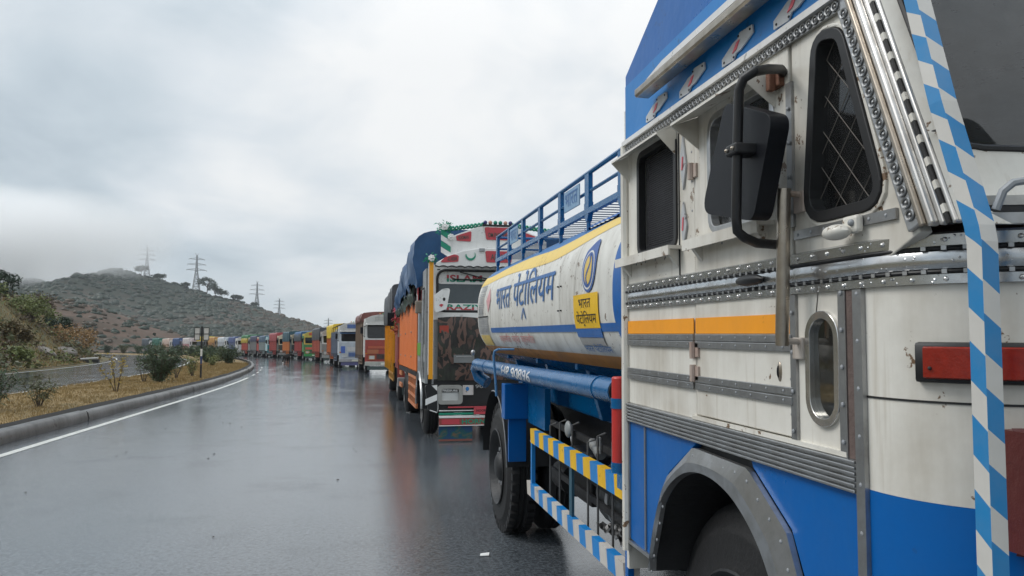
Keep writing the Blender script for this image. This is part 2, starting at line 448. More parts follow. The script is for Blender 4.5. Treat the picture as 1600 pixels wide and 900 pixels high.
def mid_h(x, y):
    t = 1-min(1, abs(y-(300-.12*(x+100)))/(85 if y < 300 else 120))
    return interp(MIDT, x)*smooth01(t)+2.0*fbm(x*.03, y*.03, 4)*smooth01(t)
b = MB().grid(lambda u, v: (-300+310*u, 200+230*v, mid_h(-300+310*u, 200+230*v)-.4), 70, 50)
tag(b.build('mid_hill', MIDM, smooth=True), kind='structure')
FART = [(-900, 60), (-520, 82), (-400, 74), (-330, 70), (-297, 66), (-280, 63), (-258, 71), (-241, 77), (-224, 79), (-201, 71), (-183, 67), (-160, 59), (-129, 50), (-111, 45), (-87, 37), (-68, 30), (-49, 25), (-37, 21), (-24, 16), (2, 11), (60, 9), (300, 14), (700, 30)]
def far_h(x, y):
    r = 800+25*fbm(x*.006, 2.2)
    t = (1-min(1, (r-y)/380)) if y < r else (1-min(1, (y-r)/300))
    t = .15*smooth01(t)+.85*t
    h = interp(FART, x)*t
    return h+ (5.5*fbm(x*.012, y*.012, 1)+1.6*fbm(x*.06, y*.06, 2))*min(1, h/20)*(.35 if abs(y-r) < 20 else 1)
b = MB().grid(lambda u, v: (-900+1600*u, 420+620*v, far_h(-900+1600*u, 420+620*v)-.8), 190, 90)
tag(b.build('far_hill', HILLM, smooth=True), kind='structure')

# ------------------------------------------------------------ vegetation
def leaf(b, p, L, wd, rnd, droop=.3):
    th = rnd.uniform(0, 2*pi); ph = rnd.uniform(-.5, 1.2)
    d = Vector((cos(th)*cos(ph), sin(th)*cos(ph), sin(ph)))
    sd_ = d.cross(Vector((rnd.uniform(-1, 1), rnd.uniform(-1, 1), rnd.uniform(-1, 1)))).normalized()*wd
    q = p+d*L*.5; e = p+d*L-Vector((0, 0, L*droop))
    b.add([p, q+sd_, e, q-sd_], [(0, 1, 2, 3)])
LEAF_G = leafmat('oleander_leaf', (.018, .040, .016), (.075, .115, .050))
LEAF_Y = leafmat('yellowing_leaf', (.16, .14, .03), (.42, .30, .07))
LEAF_O = leafmat('olive_leaf', (.040, .056, .022), (.13, .130, .052))
LEAF_B = leafmat('brown_leaf', (.060, .048, .016), (.17, .12, .045))
LEAF_L = leafmat('light_leaf', (.075, .105, .026), (.19, .21, .06))
LEAF_H = leafmat('hill_leaf', (.012, .032, .014), (.026, .050, .022))
LEAF_R = leafmat('reddish_scrub_leaf', (.050, .036, .018), (.11, .070, .035))
LEAF_F = leafmat('far_scrub_leaf', (.008, .020, .010), (.014, .029, .014))
LEAF_FR = leafmat('far_dry_leaf', (.038, .029, .015), (.072, .046, .025))
LEAF_U = leafmat('rust_leaf', (.17, .095, .028), (.34, .205, .075))
STEM = plain((.075, .055, .04), .8, 'bark', bump=.3)
def shrub(name, x, y, z, h, r, nst, nlf, L, wd, mat, label, cat, group, seed, lo=.25, bare=0):
    rnd = random.Random(seed)
    t = thing(name, (x, y, z), label, cat, group=group)
    st = MB(); fo = MB()
    for i in range(nst):
        az = 2*pi*i/nst+rnd.uniform(-.5, .5); sp = r*rnd.uniform(.25, 1.0); hh = h*rnd.uniform(.72, 1.0)*(1-.22*(sp/r)**2)
        p0 = Vector((cos(az)*.06*r, sin(az)*.06*r, -.04))
        pts = [p0+Vector((cos(az)*sp*(u**1.25)+.03*r*rnd.uniform(-1, 1), sin(az)*sp*(u**1.25), hh*u)) for u in (0, .25, .5, .75, 1)]
        st.tube(pts, [.014*h, .011*h, .008*h, .006*h, .003*h], 5)
        for j in range(nlf):
            u = lo+(1-lo)*rnd.random()**.75
            k = min(3, int(u*4)); f = u*4-k
            p = pts[k].lerp(pts[k+1], f)+Vector((rnd.gauss(0, .09*r), rnd.gauss(0, .09*r), rnd.gauss(0, .05*h)))
            if p.z < .03: p.z = .05
            leaf(fo, p, L*rnd.uniform(.7, 1.25), wd, rnd)
    st.build('stem', STEM, t, smooth=True, fixn=False)
    fo.build('foliage', mat, t, fixn=False)
    return t
def tree(name, x, y, z, h, cr, mat, label, cat, group, seed, n=26, per=46, L=.5, flat=.7, trunk=True, base=.35):
    rnd = random.Random(seed)
    t = thing(name, (x, y, z), label, cat, group=group)
    fo = MB(); tr = MB()
    cen = []
    for i in range(n):
        th = rnd.uniform(0, 2*pi); rr = cr*rnd.random()**.55
        zc = h*(base+(1-base)*rnd.uniform(.12, .95)*(1-.35*(rr/cr)**2))
        c = Vector((rr*cos(th), rr*sin(th), zc)); cen.append(c)
        q = cr*rnd.uniform(.22, .42)
        for j in range(per):
            d = Vector((rnd.gauss(0, 1), rnd.gauss(0, 1), rnd.gauss(0, flat))); d = d/max(.2, d.length)*q*rnd.uniform(.55, 1.05)
            leaf(fo, c+d, L*rnd.uniform(.6, 1.3), L*.3, rnd)
    if trunk:
        tr.tube([(0, 0, -.3), (.02*h, 0, h*base*.6), (.0, .02*h, h*base*1.25)], [.045*h*.6, .035*h*.6, .022*h*.6], 7)
        for c in cen[:9]:
            tr.tube([(0, .01*h, h*base*.85), Vector((0, 0, h*base)).lerp(c, .55)+Vector((0, 0, .03*h)), c], [.018*h, .011*h, .004*h], 5)
        tr.build('trunk', STEM, t, smooth=True, fixn=False)
    fo.build('crown', mat, t, fixn=False)
    return t
GM = 'shrubs planted along the median'
def mz(x, y): return .33
shrub('oleander_bush', -7.6, 32.6, .16, 1.62, .85, 34, 95, .17, .016, LEAF_G, 'large dense dark green oleander bush beside the black and white signpost', 'bush', GM, 1, lo=.12)
shrub('oleander_bush', -7.85, 18.9, .16, 1.22, .48, 15, 60, .15, .014, LEAF_G, 'dark oleander bush at the left end of the median grass', 'bush', GM, 2, lo=.2)
shrub('oleander_bush', -7.15, 19.6, .16, .85, .42, 9, 36, .15, .012, LEAF_O, 'small open grey-green bush right of the leftmost oleander', 'bush', GM, 3, lo=.3)
shrub('sapling', -7.3, 26.0, .16, 1.25, .55, 5, 26, .12, .028, LEAF_Y, 'spindly sapling with sparse yellow leaves on the median', 'sapling', GM, 4, lo=.35)
shrub('sapling', -8.4, 33.5, .16, 1.15, .45, 6, 22, .12, .016, LEAF_O, 'thin sparse sapling just left of the large oleander', 'sapling', GM, 5, lo=.4)
shrub('sapling', -7.75, 36.2, .16, 1.3, .4, 5, 24, .12, .016, LEAF_O, 'thin bare-stemmed sapling just right of the large oleander', 'sapling', GM, 6, lo=.45)
shrub('sapling', -7.6, 38.8, .16, 1.25, .5, 8, 40, .14, .020, LEAF_L, 'leafy pale green sapling between large oleander and signpost', 'sapling', GM, 7, lo=.25)
shrub('oleander_bush', -10.2, 66, .16, 1.65, 1.05, 26, 60, .22, .03, LEAF_G, 'round green bush at the right end of the visible median', 'bush', GM, 8, lo=.12)
shrub('oleander_bush', -10.4, 60, .16, 1.0, .6, 12, 40, .18, .022, LEAF_L, 'low yellow-green bush in front of the round median bush', 'bush', GM, 9, lo=.15)
ORD = ['first', 'second', 'third', 'fourth', 'fifth', 'sixth', 'seventh', 'eighth', 'ninth', 'tenth', 'eleventh', 'twelfth', 'thirteenth', 'fourteenth', 'last']
for i, (s_, o_, h_) in enumerate([(74, -9.3, 1.5), (80, -8.4, 1.6), (87, -9.4, 1.7), (95, -8.6, 1.6), (103, -9.2, 1.8), (111, -8.5, 1.7), (119, -9.1, 1.8), (128, -8.6, 1.8), (137, -9.0, 1.9), (146, -8.6, 1.9), (156, -9.0, 2.0), (166, -8.8, 2.0), (177, -8.8, 2.1), (189, -8.8, 2.1), (202, -8.8, 2.1)]):
    p = arc(s_, o_)
    shrub('median_shrub', p[0], p[1], .16, h_, 1.3, 15, 46, .34, .05, [LEAF_G, LEAF_O, LEAF_H][i % 3], ['dark green', 'olive', 'dull green'][i % 3]+' rounded shrub, '+ORD[i]+' from the near end of the far median hedge', 'bush', 'shrubs of the distant median hedge', 20+i, lo=.1)
# bushes and trees on the near hillside
NB = [ # s, d, h, r, mat, label
 (47, 10.5, 4.2, 2.5, LEAF_H, 'tall dark tree on the crest at the left edge'),
 (55, 13.0, 3.0, 1.8, LEAF_O, 'rounded olive tree on the crest right of the tall dark tree'),
 (50, 5.8, 2.2, 1.3, LEAF_G, 'dark green bush on the slope below the tall crest tree'),
 (66, 9.5, 2.2, 1.5, LEAF_L, 'light green bush halfway up the near hillside'),
 (78, 7.5, 2.6, 1.8, LEAF_L, 'broad yellow-green bush in the middle of the near hillside'),
 (94, 5.6, 3.0, 2.4, LEAF_L, 'large yellow-green thicket low on the near hillside'),
 (108, 3.0, 3.0, 2.8, LEAF_U, 'rust-brown bush at the foot of the hill by the road bend'),
 (96, 9.0, 2.4, 1.7, LEAF_H, 'dark bush near the crest above the large thicket'),
 (58, 2.2, 1.1, 1.0, LEAF_L, 'low bright green bush beside the opposite road'),
 (66, 1.6, 1.0, .9, LEAF_L, 'small green clump at the verge of the opposite road'),
 (113, 5.0, 2.2, 1.5, LEAF_H, 'dark green bush behind the rust-brown bush'),
 (74, 4.0, 1.6, 1.4, LEAF_B, 'low brown bush above the concrete culvert slab'),
 (122, 7.5, 2.6, 2.0, LEAF_R, 'reddish scrub bush near the end of the near hill'),
 (42, 3.5, 1.7, 1.3, LEAF_O, 'olive bush at the foot of the slope far left'),
 (60, 7.0, 2.0, 1.4, LEAF_O, 'grey-olive bush on the middle of the slope'),
 (84, 11.0, 2.6, 1.8, LEAF_B, 'brown bush on the crest in the middle of the near hill'),
 (70, 13.0, 2.4, 1.7, LEAF_H, 'dark misty bush on the crest behind the light green bush'),
]
for i, (s_, d_, h_, r_, m_, lab) in enumerate(NB):
    p = near_hill_pt(s_, d_)
    tree('hillside_bush' if h_ < 4 else 'hillside_tree', p[0], p[1], p[2], h_, r_, m_, lab, 'bush' if h_ < 4 else 'tree', 'bushes on the near hillside', 60+i, n=22, per=70, L=.30, base=.12 if h_ < 4 else .3, trunk=h_ > 2.5)
# low scrub nobody could count
def scrub(name, mat, pts, sz, per, seed, L, blob=False):
    rnd = random.Random(seed); b = MB()
    if blob:
        for (x, y, z) in pts:
            q = sz*rnd.uniform(.45, 1.3); ex, ey, hh = q*rnd.uniform(.7, 1.2), q*rnd.uniform(.7, 1.2), q*rnd.uniform(.45, .8); o_ = rnd.random()*50
            b.grid(lambda u, v: Vector((x, y, z+hh*.2))+Vector((ex*cos(2*pi*u)*sin(pi*v), ey*sin(2*pi*u)*sin(pi*v), hh*cos(pi*v)))*(1+.35*fbm(cos(2*pi*u)+o_, sin(2*pi*u)*1.5, v*2+o_, 2)), 7, 4)
        return tag(b.build(name, mat, smooth='all', fixn=False), kind='stuff')
    for (x, y, z) in pts:
        q = sz*rnd.uniform(.5, 1.4)
        for j in range(per):
            d = Vector((rnd.gauss(0, .5), rnd.gauss(0, .5), abs(rnd.gauss(0, .42))))*q
            leaf(b, Vector((x, y, z))+d, L*rnd.uniform(.6, 1.4)*q, L*.33*q, rnd)
    return tag(b.build(name, mat, fixn=False), kind='stuff')
rnd = random.Random(5)
def near_pts(n, dmax=30):
    out = []
    for _ in range(n):
        s_ = rnd.uniform(20, 170); d_ = rnd.uniform(.4, dmax)
        if fbm(s_*.12, d_*.2, 9) > -.15: out.append(near_hill_pt(s_, d_))
    return out
scrub('hillside_scrub', LEAF_L, near_pts(520), .85, 30, 1, .32)
scrub('hillside_scrub', LEAF_O, near_pts(500), .95, 30, 2, .36)
scrub('hillside_scrub', LEAF_R, near_pts(460, 24), .75, 28, 3, .36)
def mid_pts(n):
    out = []
    for _ in range(n):
        x, y = rnd.uniform(-260, -20), rnd.uniform(205, 330)
        if fbm(x*.03, y*.03, 7) > -.2: out.append((x, y, mid_h(x, y)-.5))
    return out
scrub('mid_hill_scrub', LEAF_FR, mid_pts(900), 1.15, 22, 4, .4, True)
scrub('mid_hill_scrub', LEAF_F, mid_pts(1200), 1.15, 22, 5, .4, True)
def far_pts(n, f, green=True):
    out = []
    while len(out) < n:
        x, y = rnd.uniform(-560, 30), rnd.uniform(440, 815)
        v = fbm(x*.008, y*.008, 3)+ (.25 if x < -200 else 0)
        if (v > f) == green: out.append((x, y, far_h(x, y)-1.2))
    return out
scrub('far_hill_scrub', LEAF_F, far_pts(6500, -.12), 2.5, 18, 6, .36, True)
scrub('far_hill_scrub', LEAF_FR, far_pts(1600, -.12, False), 2.0, 16, 7, .42, True)
def flat_pts(n):
    out = []
    for _ in range(n):
        x, y = rnd.uniform(-190, 20), rnd.uniform(215, 420)
        if x > -320+ (R_ARC+12)*cos((y-25)/R_ARC if y < 300 else .9) or y > 270: out.append((x, y, -.3))
    return out
scrub('roadside_thicket', LEAF_F, flat_pts(420), 3.2, 20, 8, .4)
# trees standing on the far ridge
RT = [(-146, 802, 19, 7.5, 'large umbrella-crowned tree on the ridge just right of the tallest pylon'),
      (-138, 800, 14, 6.0, 'broad umbrella tree in the middle of the ridge group'),
      (-132.5, 800, 10, 5.5, 'lower umbrella tree at the right of the ridge group'),
      (-117, 800, 7.5, 6.0, 'small flat-topped tree alone on the ridge slope'),
      (-207, 802, 10, 5.0, 'misty tree on the ridge left of the first pylon'),
      (-100, 800, 5, 3.5, 'small round tree below the third pylon'),
      (-166, 800, 6, 3.5, 'small tree beside the foot of the tallest pylon'),
      (-190, 800, 6, 5.5, 'low bushy tree on the ridge right of the first pylon')]
for i, (x, y, h_, r_, lab) in enumerate(RT):
    tree('ridge_tree', x, y, far_h(x, y)-1.5, h_, r_, LEAF_H, lab, 'tree', 'trees on the far ridge', 100+i, n=20, per=36, L=1.6, base=.5, flat=.4)
# dry grass on the median: blades
b = MB(); rnd = random.Random(11)
for _ in range(26000):
    s_ = 9+62*rnd.random()**1.5; v = rnd.uniform(.015, .97)
    z = med_z(s_, v); x, y, _z = arc(s_, -5.86-4.64*v, z)
    clump = fbm(x*.9, y*.9, 4)
    L = .03+.07*max(0, clump+.35)*rnd.random()+.035*rnd.random(); L *= .75*(1+s_/60)
    for k in range(2):
        th = rnd.uniform(0, 2*pi); wd = .004*(1+s_/22); le = rnd.uniform(.2, .9)*L
        p = Vector((x+rnd.gauss(0, .05), y+rnd.gauss(0, .05), z-.01)); tp = p+Vector((cos(th)*le, sin(th)*le, L))
        b.add([p+Vector((-wd, 0, 0)), p+Vector((wd, 0, 0)), tp], [(0, 1, 2)])
LEAF_D = leafmat('dry_grass_blade', (.15, .105, .040), (.38, .27, .115), .8)
tag(b.build('dry_grass', LEAF_D, fixn=False), kind='stuff')
# grass tufts over the near verge
b = MB()
for _ in range(14000):
    s_ = rnd.uniform(25, 125); d_ = rnd.uniform(.0, 14)
    x, y, z = near_hill_pt(s_, d_)
    L = rnd.uniform(.12, .4); th = rnd.uniform(0, 6.3)
    p = Vector((x, y, z)); b.add([p+Vector((-.03, 0, 0)), p+Vector((.03, 0, 0)), p+Vector((cos(th)*L*.6, sin(th)*L*.6, L))], [(0, 1, 2)])
tag(b.build('verge_grass', LEAF_D, fixn=False), kind='stuff')

# rocks in the cut of the near hill, culvert slab
ROCK = plain((.23, .205, .18), .8, 'rock', bump=.6, bscale=6, var=.4)
RK = [(40, 2.2, 1.3), (43.5, 2.6, 1.6), (47, 2.4, 1.2), (50.5, 2.9, 1.0), (36, 2.6, 1.5), (61, 3.4, .8), (82, 2.6, .9), (93, 2.4, 1.0)]
for i, (s_, d_, q) in enumerate(RK):
    p = near_hill_pt(s_, d_); r_ = random.Random(i)
    b = MB().grid(lambda u, v: Vector((q*cos(2*pi*u)*sin(pi*v), q*1.5*sin(2*pi*u)*sin(pi*v), q*.55*cos(pi*v)))*(1+.3*fbm(cos(2*pi*u)*2+i, sin(2*pi*u)*2, v*3)), 14, 9)
    o = b.build('rock', ROCK); o.location = p; o.rotation_euler = (0, r_.uniform(.2, .6), heading(s_)+r_.uniform(-.4, .4))
    tag(o, ['rounded', 'largest', 'low', 'small', 'leftmost', 'grey', 'half-buried', 'farthest'][i]+' pale rock bulging from the cut slope, '+ORD[i]+' of the eight along the opposite road', 'rock', 'rocks in the near hillside')
p = arc(90, -20.6)
o = MB().box(-.9, .9, -.6, .6, 0, .14).build('culvert_slab', plain((.26, .255, .24), .7, 'pale_concrete', bump=.3), bevel=.02)
o.location = (p[0], p[1], .28); o.rotation_euler = (.08, -.06, heading(90)); tag(o, 'pale concrete slab lying over the ditch beside the opposite road', 'slab')
o = MB().box(-1.0, 1.0, -.6, .6, -.3, .28).build('culvert_block', DARK); o.location = (p[0], p[1], 0); o.rotation_euler = (0, 0, heading(90)); tag(o, 'dark culvert mouth under the pale concrete slab', 'culvert')

# ------------------------------------------------------------ pylons
STEEL = plain((.30, .315, .33), .6, 'galvanised_steel', metal=.2)
def pylon(x, y, h, label):
    z0 = far_h(x, y)-1.5
    t = thing('power_pylon', (x, y, z0), label, 'pylon', rz=.35, group='lattice pylons along the ridge')
    lev = [0, .14, .27, .39, .50, .60, .69, .77, .84, .90, .96, 1.0]
    def hw(u): return h*(.070*(1-u/.62)+.022) if u < .62 else h*(.022-.012*(u-.62)/.38)
    q = h*.0058
    def corner(u, k): a = hw(u); return Vector(((-a, a, a, -a)[k], (-a, -a, a, a)[k], h*u))
    for k in range(4):
        MB().tube([corner(u, k) for u in lev], q*1.5, 4).build('leg', STEEL, t)
    br = MB()
    for u0, u1 in zip(lev, lev[1:]):
        for k in range(4):
            br.tube([corner(u0, k), corner(u1, (k+1) % 4)], q, 3); br.tube([corner(u1, k), corner(u0, (k+1) % 4)], q, 3)
            br.tube([corner(u1, k), corner(u1, (k+1) % 4)], q, 3)
    br.build('lattice_bracing', STEEL, t, fixn=False)
    for u, l in ((.58, .26), (.73, .24), (.88, .20)):
        a = MB()
        for sx in (-1, 1):
            tip = Vector((sx*h*l, 0, h*(u+.012)))
            for k in ((0, 3) if sx < 0 else (1, 2)):
                a.tube([corner(u, k), tip], q*1.1, 3); a.tube([corner(u+.05, k), tip], q, 3)
            for f in (.33, .66):
                m0 = corner(u, 0 if sx < 0 else 1).lerp(tip, f); m1 = corner(u+.05, 3 if sx < 0 else 2).lerp(tip, f); a.tube([m0, m1], q*.8, 3)
            a.tube([tip, tip-Vector((0, 0, h*.035))], q*.9, 3)
        a.build('cross_arm', STEEL, t, fixn=False)
    e = MB()
    for sx in (-1, 1): e.tube([(sx*hw(1), 0, h), (sx*h*.05, 0, h*1.05)], q, 3)
    e.build('earth_peak', STEEL, t, fixn=False)
pylon(-202, 802, 30, 'hazy lattice pylon on the ridge, the first from the left')
pylon(-157, 806, 36, 'tallest lattice pylon beside the umbrella trees on the ridge')
pylon(-102, 830, 30, 'lattice pylon third from the left on the falling ridge')
pylon(-80.5, 840, 24, 'lattice pylon fourth from the left near the ridge end')
pylon(-32, 900, 23, 'faint small pylon farthest right behind the lorries')

# ------------------------------------------------------------ signpost on the median
t = thing('road_sign', (-6.78, 36.4, .14), 'black and white banded signpost with two pale panels seen from behind', 'sign')
for i, (z0, z1, m_) in enumerate([(-.2, .62, BLACK), (.62, .66, RUST), (.66, 1.0, plain((.03, .05, .13), .5, 'navy_paint')), (1.0, 1.32, WHITE), (1.32, 2.32, BLACK)]):
    MB().tube([(0, 0, z0), (0, 0, z1)], .042, 10).build('post_band', m_, t, smooth=True)
PAN = plain((.60, .58, .54), .6, 'sign_back')
for sx in (-1, 1):
    f = MB().plate(rect(sx*.19-.125, 1.7, sx*.19+.125, 2.28), [rect(sx*.19-.10, 1.73, sx*.19+.10, 2.25)], lambda u, v, d: (u, -.05+d, v), .03).build('panel_frame', BLACK, t)
    MB().box(sx*.19-.101, sx*.19+.101, -.035, -.025, 1.729, 2.251).build('panel', PAN, f)
MB().box(-.31, .31, -.06, -.052, 1.97, 2.0).build('cross_brace', BLACK, t)

# ------------------------------------------------------------ haze and mist
def volbox(name, mat, x0, x1, y0, y1, z0, z1):
    o = MB().box(x0, x1, y0, y1, z0, z1).build(name, None); o.data.materials.append(mat); return tag(o, kind='stuff')
def volmat(name, col, dens, an=.1):
    m = D.materials.new(name); m.use_nodes = True; nt = m.node_tree; nt.nodes.clear()
    v = node(nt, 'ShaderNodeVolumePrincipled', {'Color': c4(col), 'Density': dens, 'Anisotropy': an})
    node(nt, 'ShaderNodeOutputMaterial', {'Volume': v.outputs[0]}); return m
def mistmat(name, col, dens, sc):
    m = D.materials.new(name); m.use_nodes = True; nt = m.node_tree; nt.nodes.clear()
    tcn = nt.nodes.new('ShaderNodeTexCoord')
    g_ = node(nt, 'ShaderNodeVectorMath', {0: tcn.outputs['Generated'], 1: (.5, .5, .5)}, operation='SUBTRACT').outputs[0]
    r_ = node(nt, 'ShaderNodeVectorMath', {0: g_}, operation='LENGTH').outputs['Value']
    fall = math_(nt, 'MAXIMUM', math_(nt, 'SUBTRACT', 1.0, math_(nt, 'MULTIPLY', r_, 2.0)), 0.0)
    n_ = noise_n(nt, tcn.outputs['Object'], sc, 4, .6)
    f = math_(nt, 'MULTIPLY', math_(nt, 'POWER', fall, .8), ramp(nt, n_, [(.38, .12), (.62, 1.0)]))
    v = node(nt, 'ShaderNodeVolumePrincipled', {'Color': c4(col), 'Density': math_(nt, 'MULTIPLY', f, dens), 'Anisotropy': 0.55})
    node(nt, 'ShaderNodeOutputMaterial', {'Volume': v.outputs[0]}); return m
HAZE = volmat('haze_air', (.88, .93, .98), .00017)
volbox('haze', HAZE, -3100, 3100, -350, 5600, -1.3, 140)
for i, (x, y, z, rx, ry, rz, dn) in enumerate([(-395, 715, 92, 190, 95, 58, .075), (-275, 742, 98, 125, 78, 46, .065)]):
    o = MB().ball((0, 0, 0), (rx, ry, rz), 24, 14).build('mist_bank', mistmat('mist', (1.0, 1.0, 1.0), dn, .018)); o.location = (x, y, z); tag(o, kind='stuff')

# ------------------------------------------------------------ wheels
def wheel(parent, x, y, z, r, wdt, side, rimmat, n=36, lugs=True, name='wheel', detail=True):
    """wheel with its outer face at x, towards side (-1 left, +1 right)"""
    wt = D.objects.new(name, None); COL.objects.link(wt); wt.parent = parent; wt.location = (x, y, z)
    o = side
    prof = [(0, .58*r), (.012, .66*r), (.008, .80*r), (.012, .84*r), (.022, .86*r), (.03, .93*r), (.06, .985*r), (.09, r), (.10, .975*r), (.12, .975*r), (.13, r),
            (wdt-.13, r), (wdt-.12, .975*r), (wdt-.10, .975*r), (wdt-.09, r), (wdt-.03, .94*r), (wdt, .8*r), (wdt-.02, .58*r)]
    b = MB().lathe([(-o*a, q) for a, q in prof], (0, 0, 0), 'X', n)
    b.build('tyre', RUBBER, wt, smooth=True)
    if lugs:
        l = MB()
        for i in range(40):
            q = 2*pi*i/40
            for (a0, a1, tw) in ((.028, .085, .03), (wdt-.085, wdt-.028, -.03)):
                M = Matrix.Rotation(q, 3, 'X')
                l.obox(M @ Vector((-o*(a0+a1)/2, 0, r*.972)), a1-a0, .052, .055, M)
        l.build('tread_lugs', RUBBER, wt)['kind'] = 'stuff'
    rp = [(-.006, .60*r), (-.012, .585*r), (.0, .56*r), (.05, .53*r), (.07, .50*r), (.085, .34*r), (.06, .30*r), (.055, .24*r), (.02, .22*r), (.0, .17*r), (-.01, .12*r), (-.012, 0)]
    MB().lathe([(-o*a, q) for a, q in rp], (0, 0, 0), 'X', n).build('rim', rimmat, wt, smooth=True)
    if detail:
        nb = MB()
        for i in range(10):
            q = 2*pi*i/10; nb.lathe([(-o*.062, 0), (-o*.062, .02), (-o*.03, .018), (-o*.03, 0)], (0, .27*r*cos(q), .27*r*sin(q)), 'X', 6)
        nb.build('wheel_nuts', STEEL, wt)['kind'] = 'stuff'
    return wt
RIMD = plain((.020, .021, .023), .55, 'dusty_rim', bump=.2, var=.5)
RIMR = plain((.12, .035, .025), .6, 'red_rim', var=.5)

# ------------------------------------------------------------ the tanker (hero vehicle)
TX, TY = 2.3, 6.2; TO = (TX, TY, 0)
tk = thing('tanker_truck', (TX, TY, 0), 'blue and white fuel tanker lorry in the right foreground with rail-topped tank', 'tanker', rx=radians(.95))
def TM(): return MB(TO)
def tb(b, name, m, parent=tk, **k): return b.build(name, m, parent, **k)
side = lambda y, z, d: (1.1+d, y, z)              # left cab wall, d inward
def sideo(k): return lambda y, z, d: (1.1-k+d, y, z)
# A-pillar front edge of the cab wall above the belt
def yA(z): return 1.36+(z-1.86)*.395
FRONT = [(1.1+.26*(1-cos(t)), 1.53-.275*sin(t)) for t in [pi/2*i/12 for i in range(13)]]
FRONT += [(1.6, 1.232), (1.95, 1.218), (2.3, 1.212), (2.65, 1.218), (3.0, 1.232)]
FRONT += [(4.6-x, y) for x, y in FRONT[12::-1]]
PER = [(1.1, 3.07), (1.1, 2.4), (1.1, 1.81)]+FRONT+[(3.5, 1.81), (3.5, 3.07)]

# inner dark shell behind the outer panels
b = TM(); b.box(1.14, 3.46, 3.0, 3.06, .9, 2.46); b.box(1.14, 1.155, 1.55, 3.0, 1.30, 1.93); b.box(1.14, 3.46, 1.5, 3.0, 1.26, 1.3)
tb(b, 'cab_lining', WINT)
tb(TM().box(1.103, 3.497, 3.062, 3.09, .70, 2.60), 'rear_wall', WHITE)
tb(TM().plate([(3.07, .74), (3.07, 2.6), (1.6, 2.6), (1.36, 1.86), (1.53, 1.8), (1.53, .74)], [], lambda y, z, d: (3.47+d, y, z), .03), 'far_cab_wall', WHITE)
tb(TM().box(1.12, 3.48, 1.62, 3.08, 2.56, 2.60), 'roof', WHITE)
sb = TM()      # seat and wheel silhouettes inside
sb.box(1.5, 2.1, 2.3, 2.9, 1.3, 1.75); sb.box(1.5, 2.1, 2.75, 2.95, 1.7, 2.25); sb.box(2.3, 3.2, 2.3, 2.95, 1.3, 1.75)
tb(sb, 'seats', plain((.05, .035, .03), .8, 'seat_cloth'), bevel=.04)

# window openings (y, z)
W1 = rpoly([(2.905, 1.975), (2.555, 1.975), (2.555, 2.36), (2.905, 2.36)], .035)
W2 = rpoly([(2.275, 1.985), (1.905, 1.985), (1.905, 2.335), (2.275, 2.335)], .05)
W3 = rpoly([(1.735, 1.945), (1.465, 1.945), (1.60, 2.355), (1.685, 2.375)], [.06, .045, .05, .06])
def off2(loop, d):
    c = Vector((sum(p[0] for p in loop)/len(loop), sum(p[1] for p in loop)/len(loop)))
    out = []; n = len(loop)
    for i in range(n):
        t = (Vector(loop[(i+1) % n])-Vector(loop[i-1])).normalized(); nn_ = Vector((t.y, -t.x))
        if nn_.dot(Vector(loop[i])-c) < 0: nn_ = -nn_
        p = Vector(loop[i])+nn_*d; out.append((p.x, p.y))
    return out
def window(loop, parent, frame_m, fw=.022, proud=.008, dep=.03):
    f = TM().plate(off2(loop, fw), [off2(loop, -.006)], lambda y, z, d: (1.1-proud+d, y, z), dep)
    fo = tb(f, 'window_frame', frame_m, parent, smooth=False, bevel=.003)
    tb(TM().plate(off2(loop, .004), [], lambda y, z, d: (1.124+d, y, z), .003), 'window_pane', TINT, fo)
    return fo
SCREW = STEEL
def screws(pts, parent, r=.0045, x=1.1, name='screw_heads', m=None):
    b = TM()
    for y, z in pts: b.ball((x, y, z), (r*.6, r, r), 6, 4)
    o = tb(b, name, m or SCREW, parent); o['kind'] = 'stuff'; return o

# rear body panel
rp_ = tb(TM().plate([(3.07, 1.375), (2.402, 1.375), (2.402, 2.43), (3.07, 2.43)], [W1], side, .03), 'rear_panel', WHITE, bevel=.003)
window(W1, rp_, GASKET, .018)
gr = TM()
for i in range(40):
    y = 2.57+.32*i/39; gr.box(1.121, 1.1225, y-.0012, y+.0012, 1.98, 2.35)
for i in range(44):
    z = 1.985+.36*i/43; gr.box(1.1205, 1.122, 2.565, 2.89, z-.0012, z+.0012)
tb(gr, 'window_mesh', plain((.035, .035, .04), .6, 'mesh_wire'), rp_, fixn=False)['kind'] = 'stuff'
def awning(y0, y1, z, parent, dep=.075):
    b = TM(); b.add([(1.098, y0, z+.012), (1.098, y1, z+.012), (1.098-dep, y1, z-.028), (1.098-dep, y0, z-.028), (1.098, y0, z+.002), (1.098, y1, z+.002), (1.098-dep, y1, z-.036), (1.098-dep, y0, z-.036)],
        [(0, 1, 2, 3), (4, 7, 6, 5), (0, 4, 5, 1), (1, 5, 6, 2), (2, 6, 7, 3), (3, 7, 4, 0)])
    for y in (y0, y1-.004):
        b.add([(1.098, y, z), (1.098-dep, y, z-.036), (1.098, y, z-.11), (1.098, y+.004, z), (1.098-dep, y+.004, z-.036), (1.098, y+.004, z-.11)], [(0, 1, 2), (3, 5, 4), (0, 3, 4, 1), (1, 4, 5, 2), (2, 5, 3, 0)])
    return tb(b, 'window_hood', WHITE, parent)
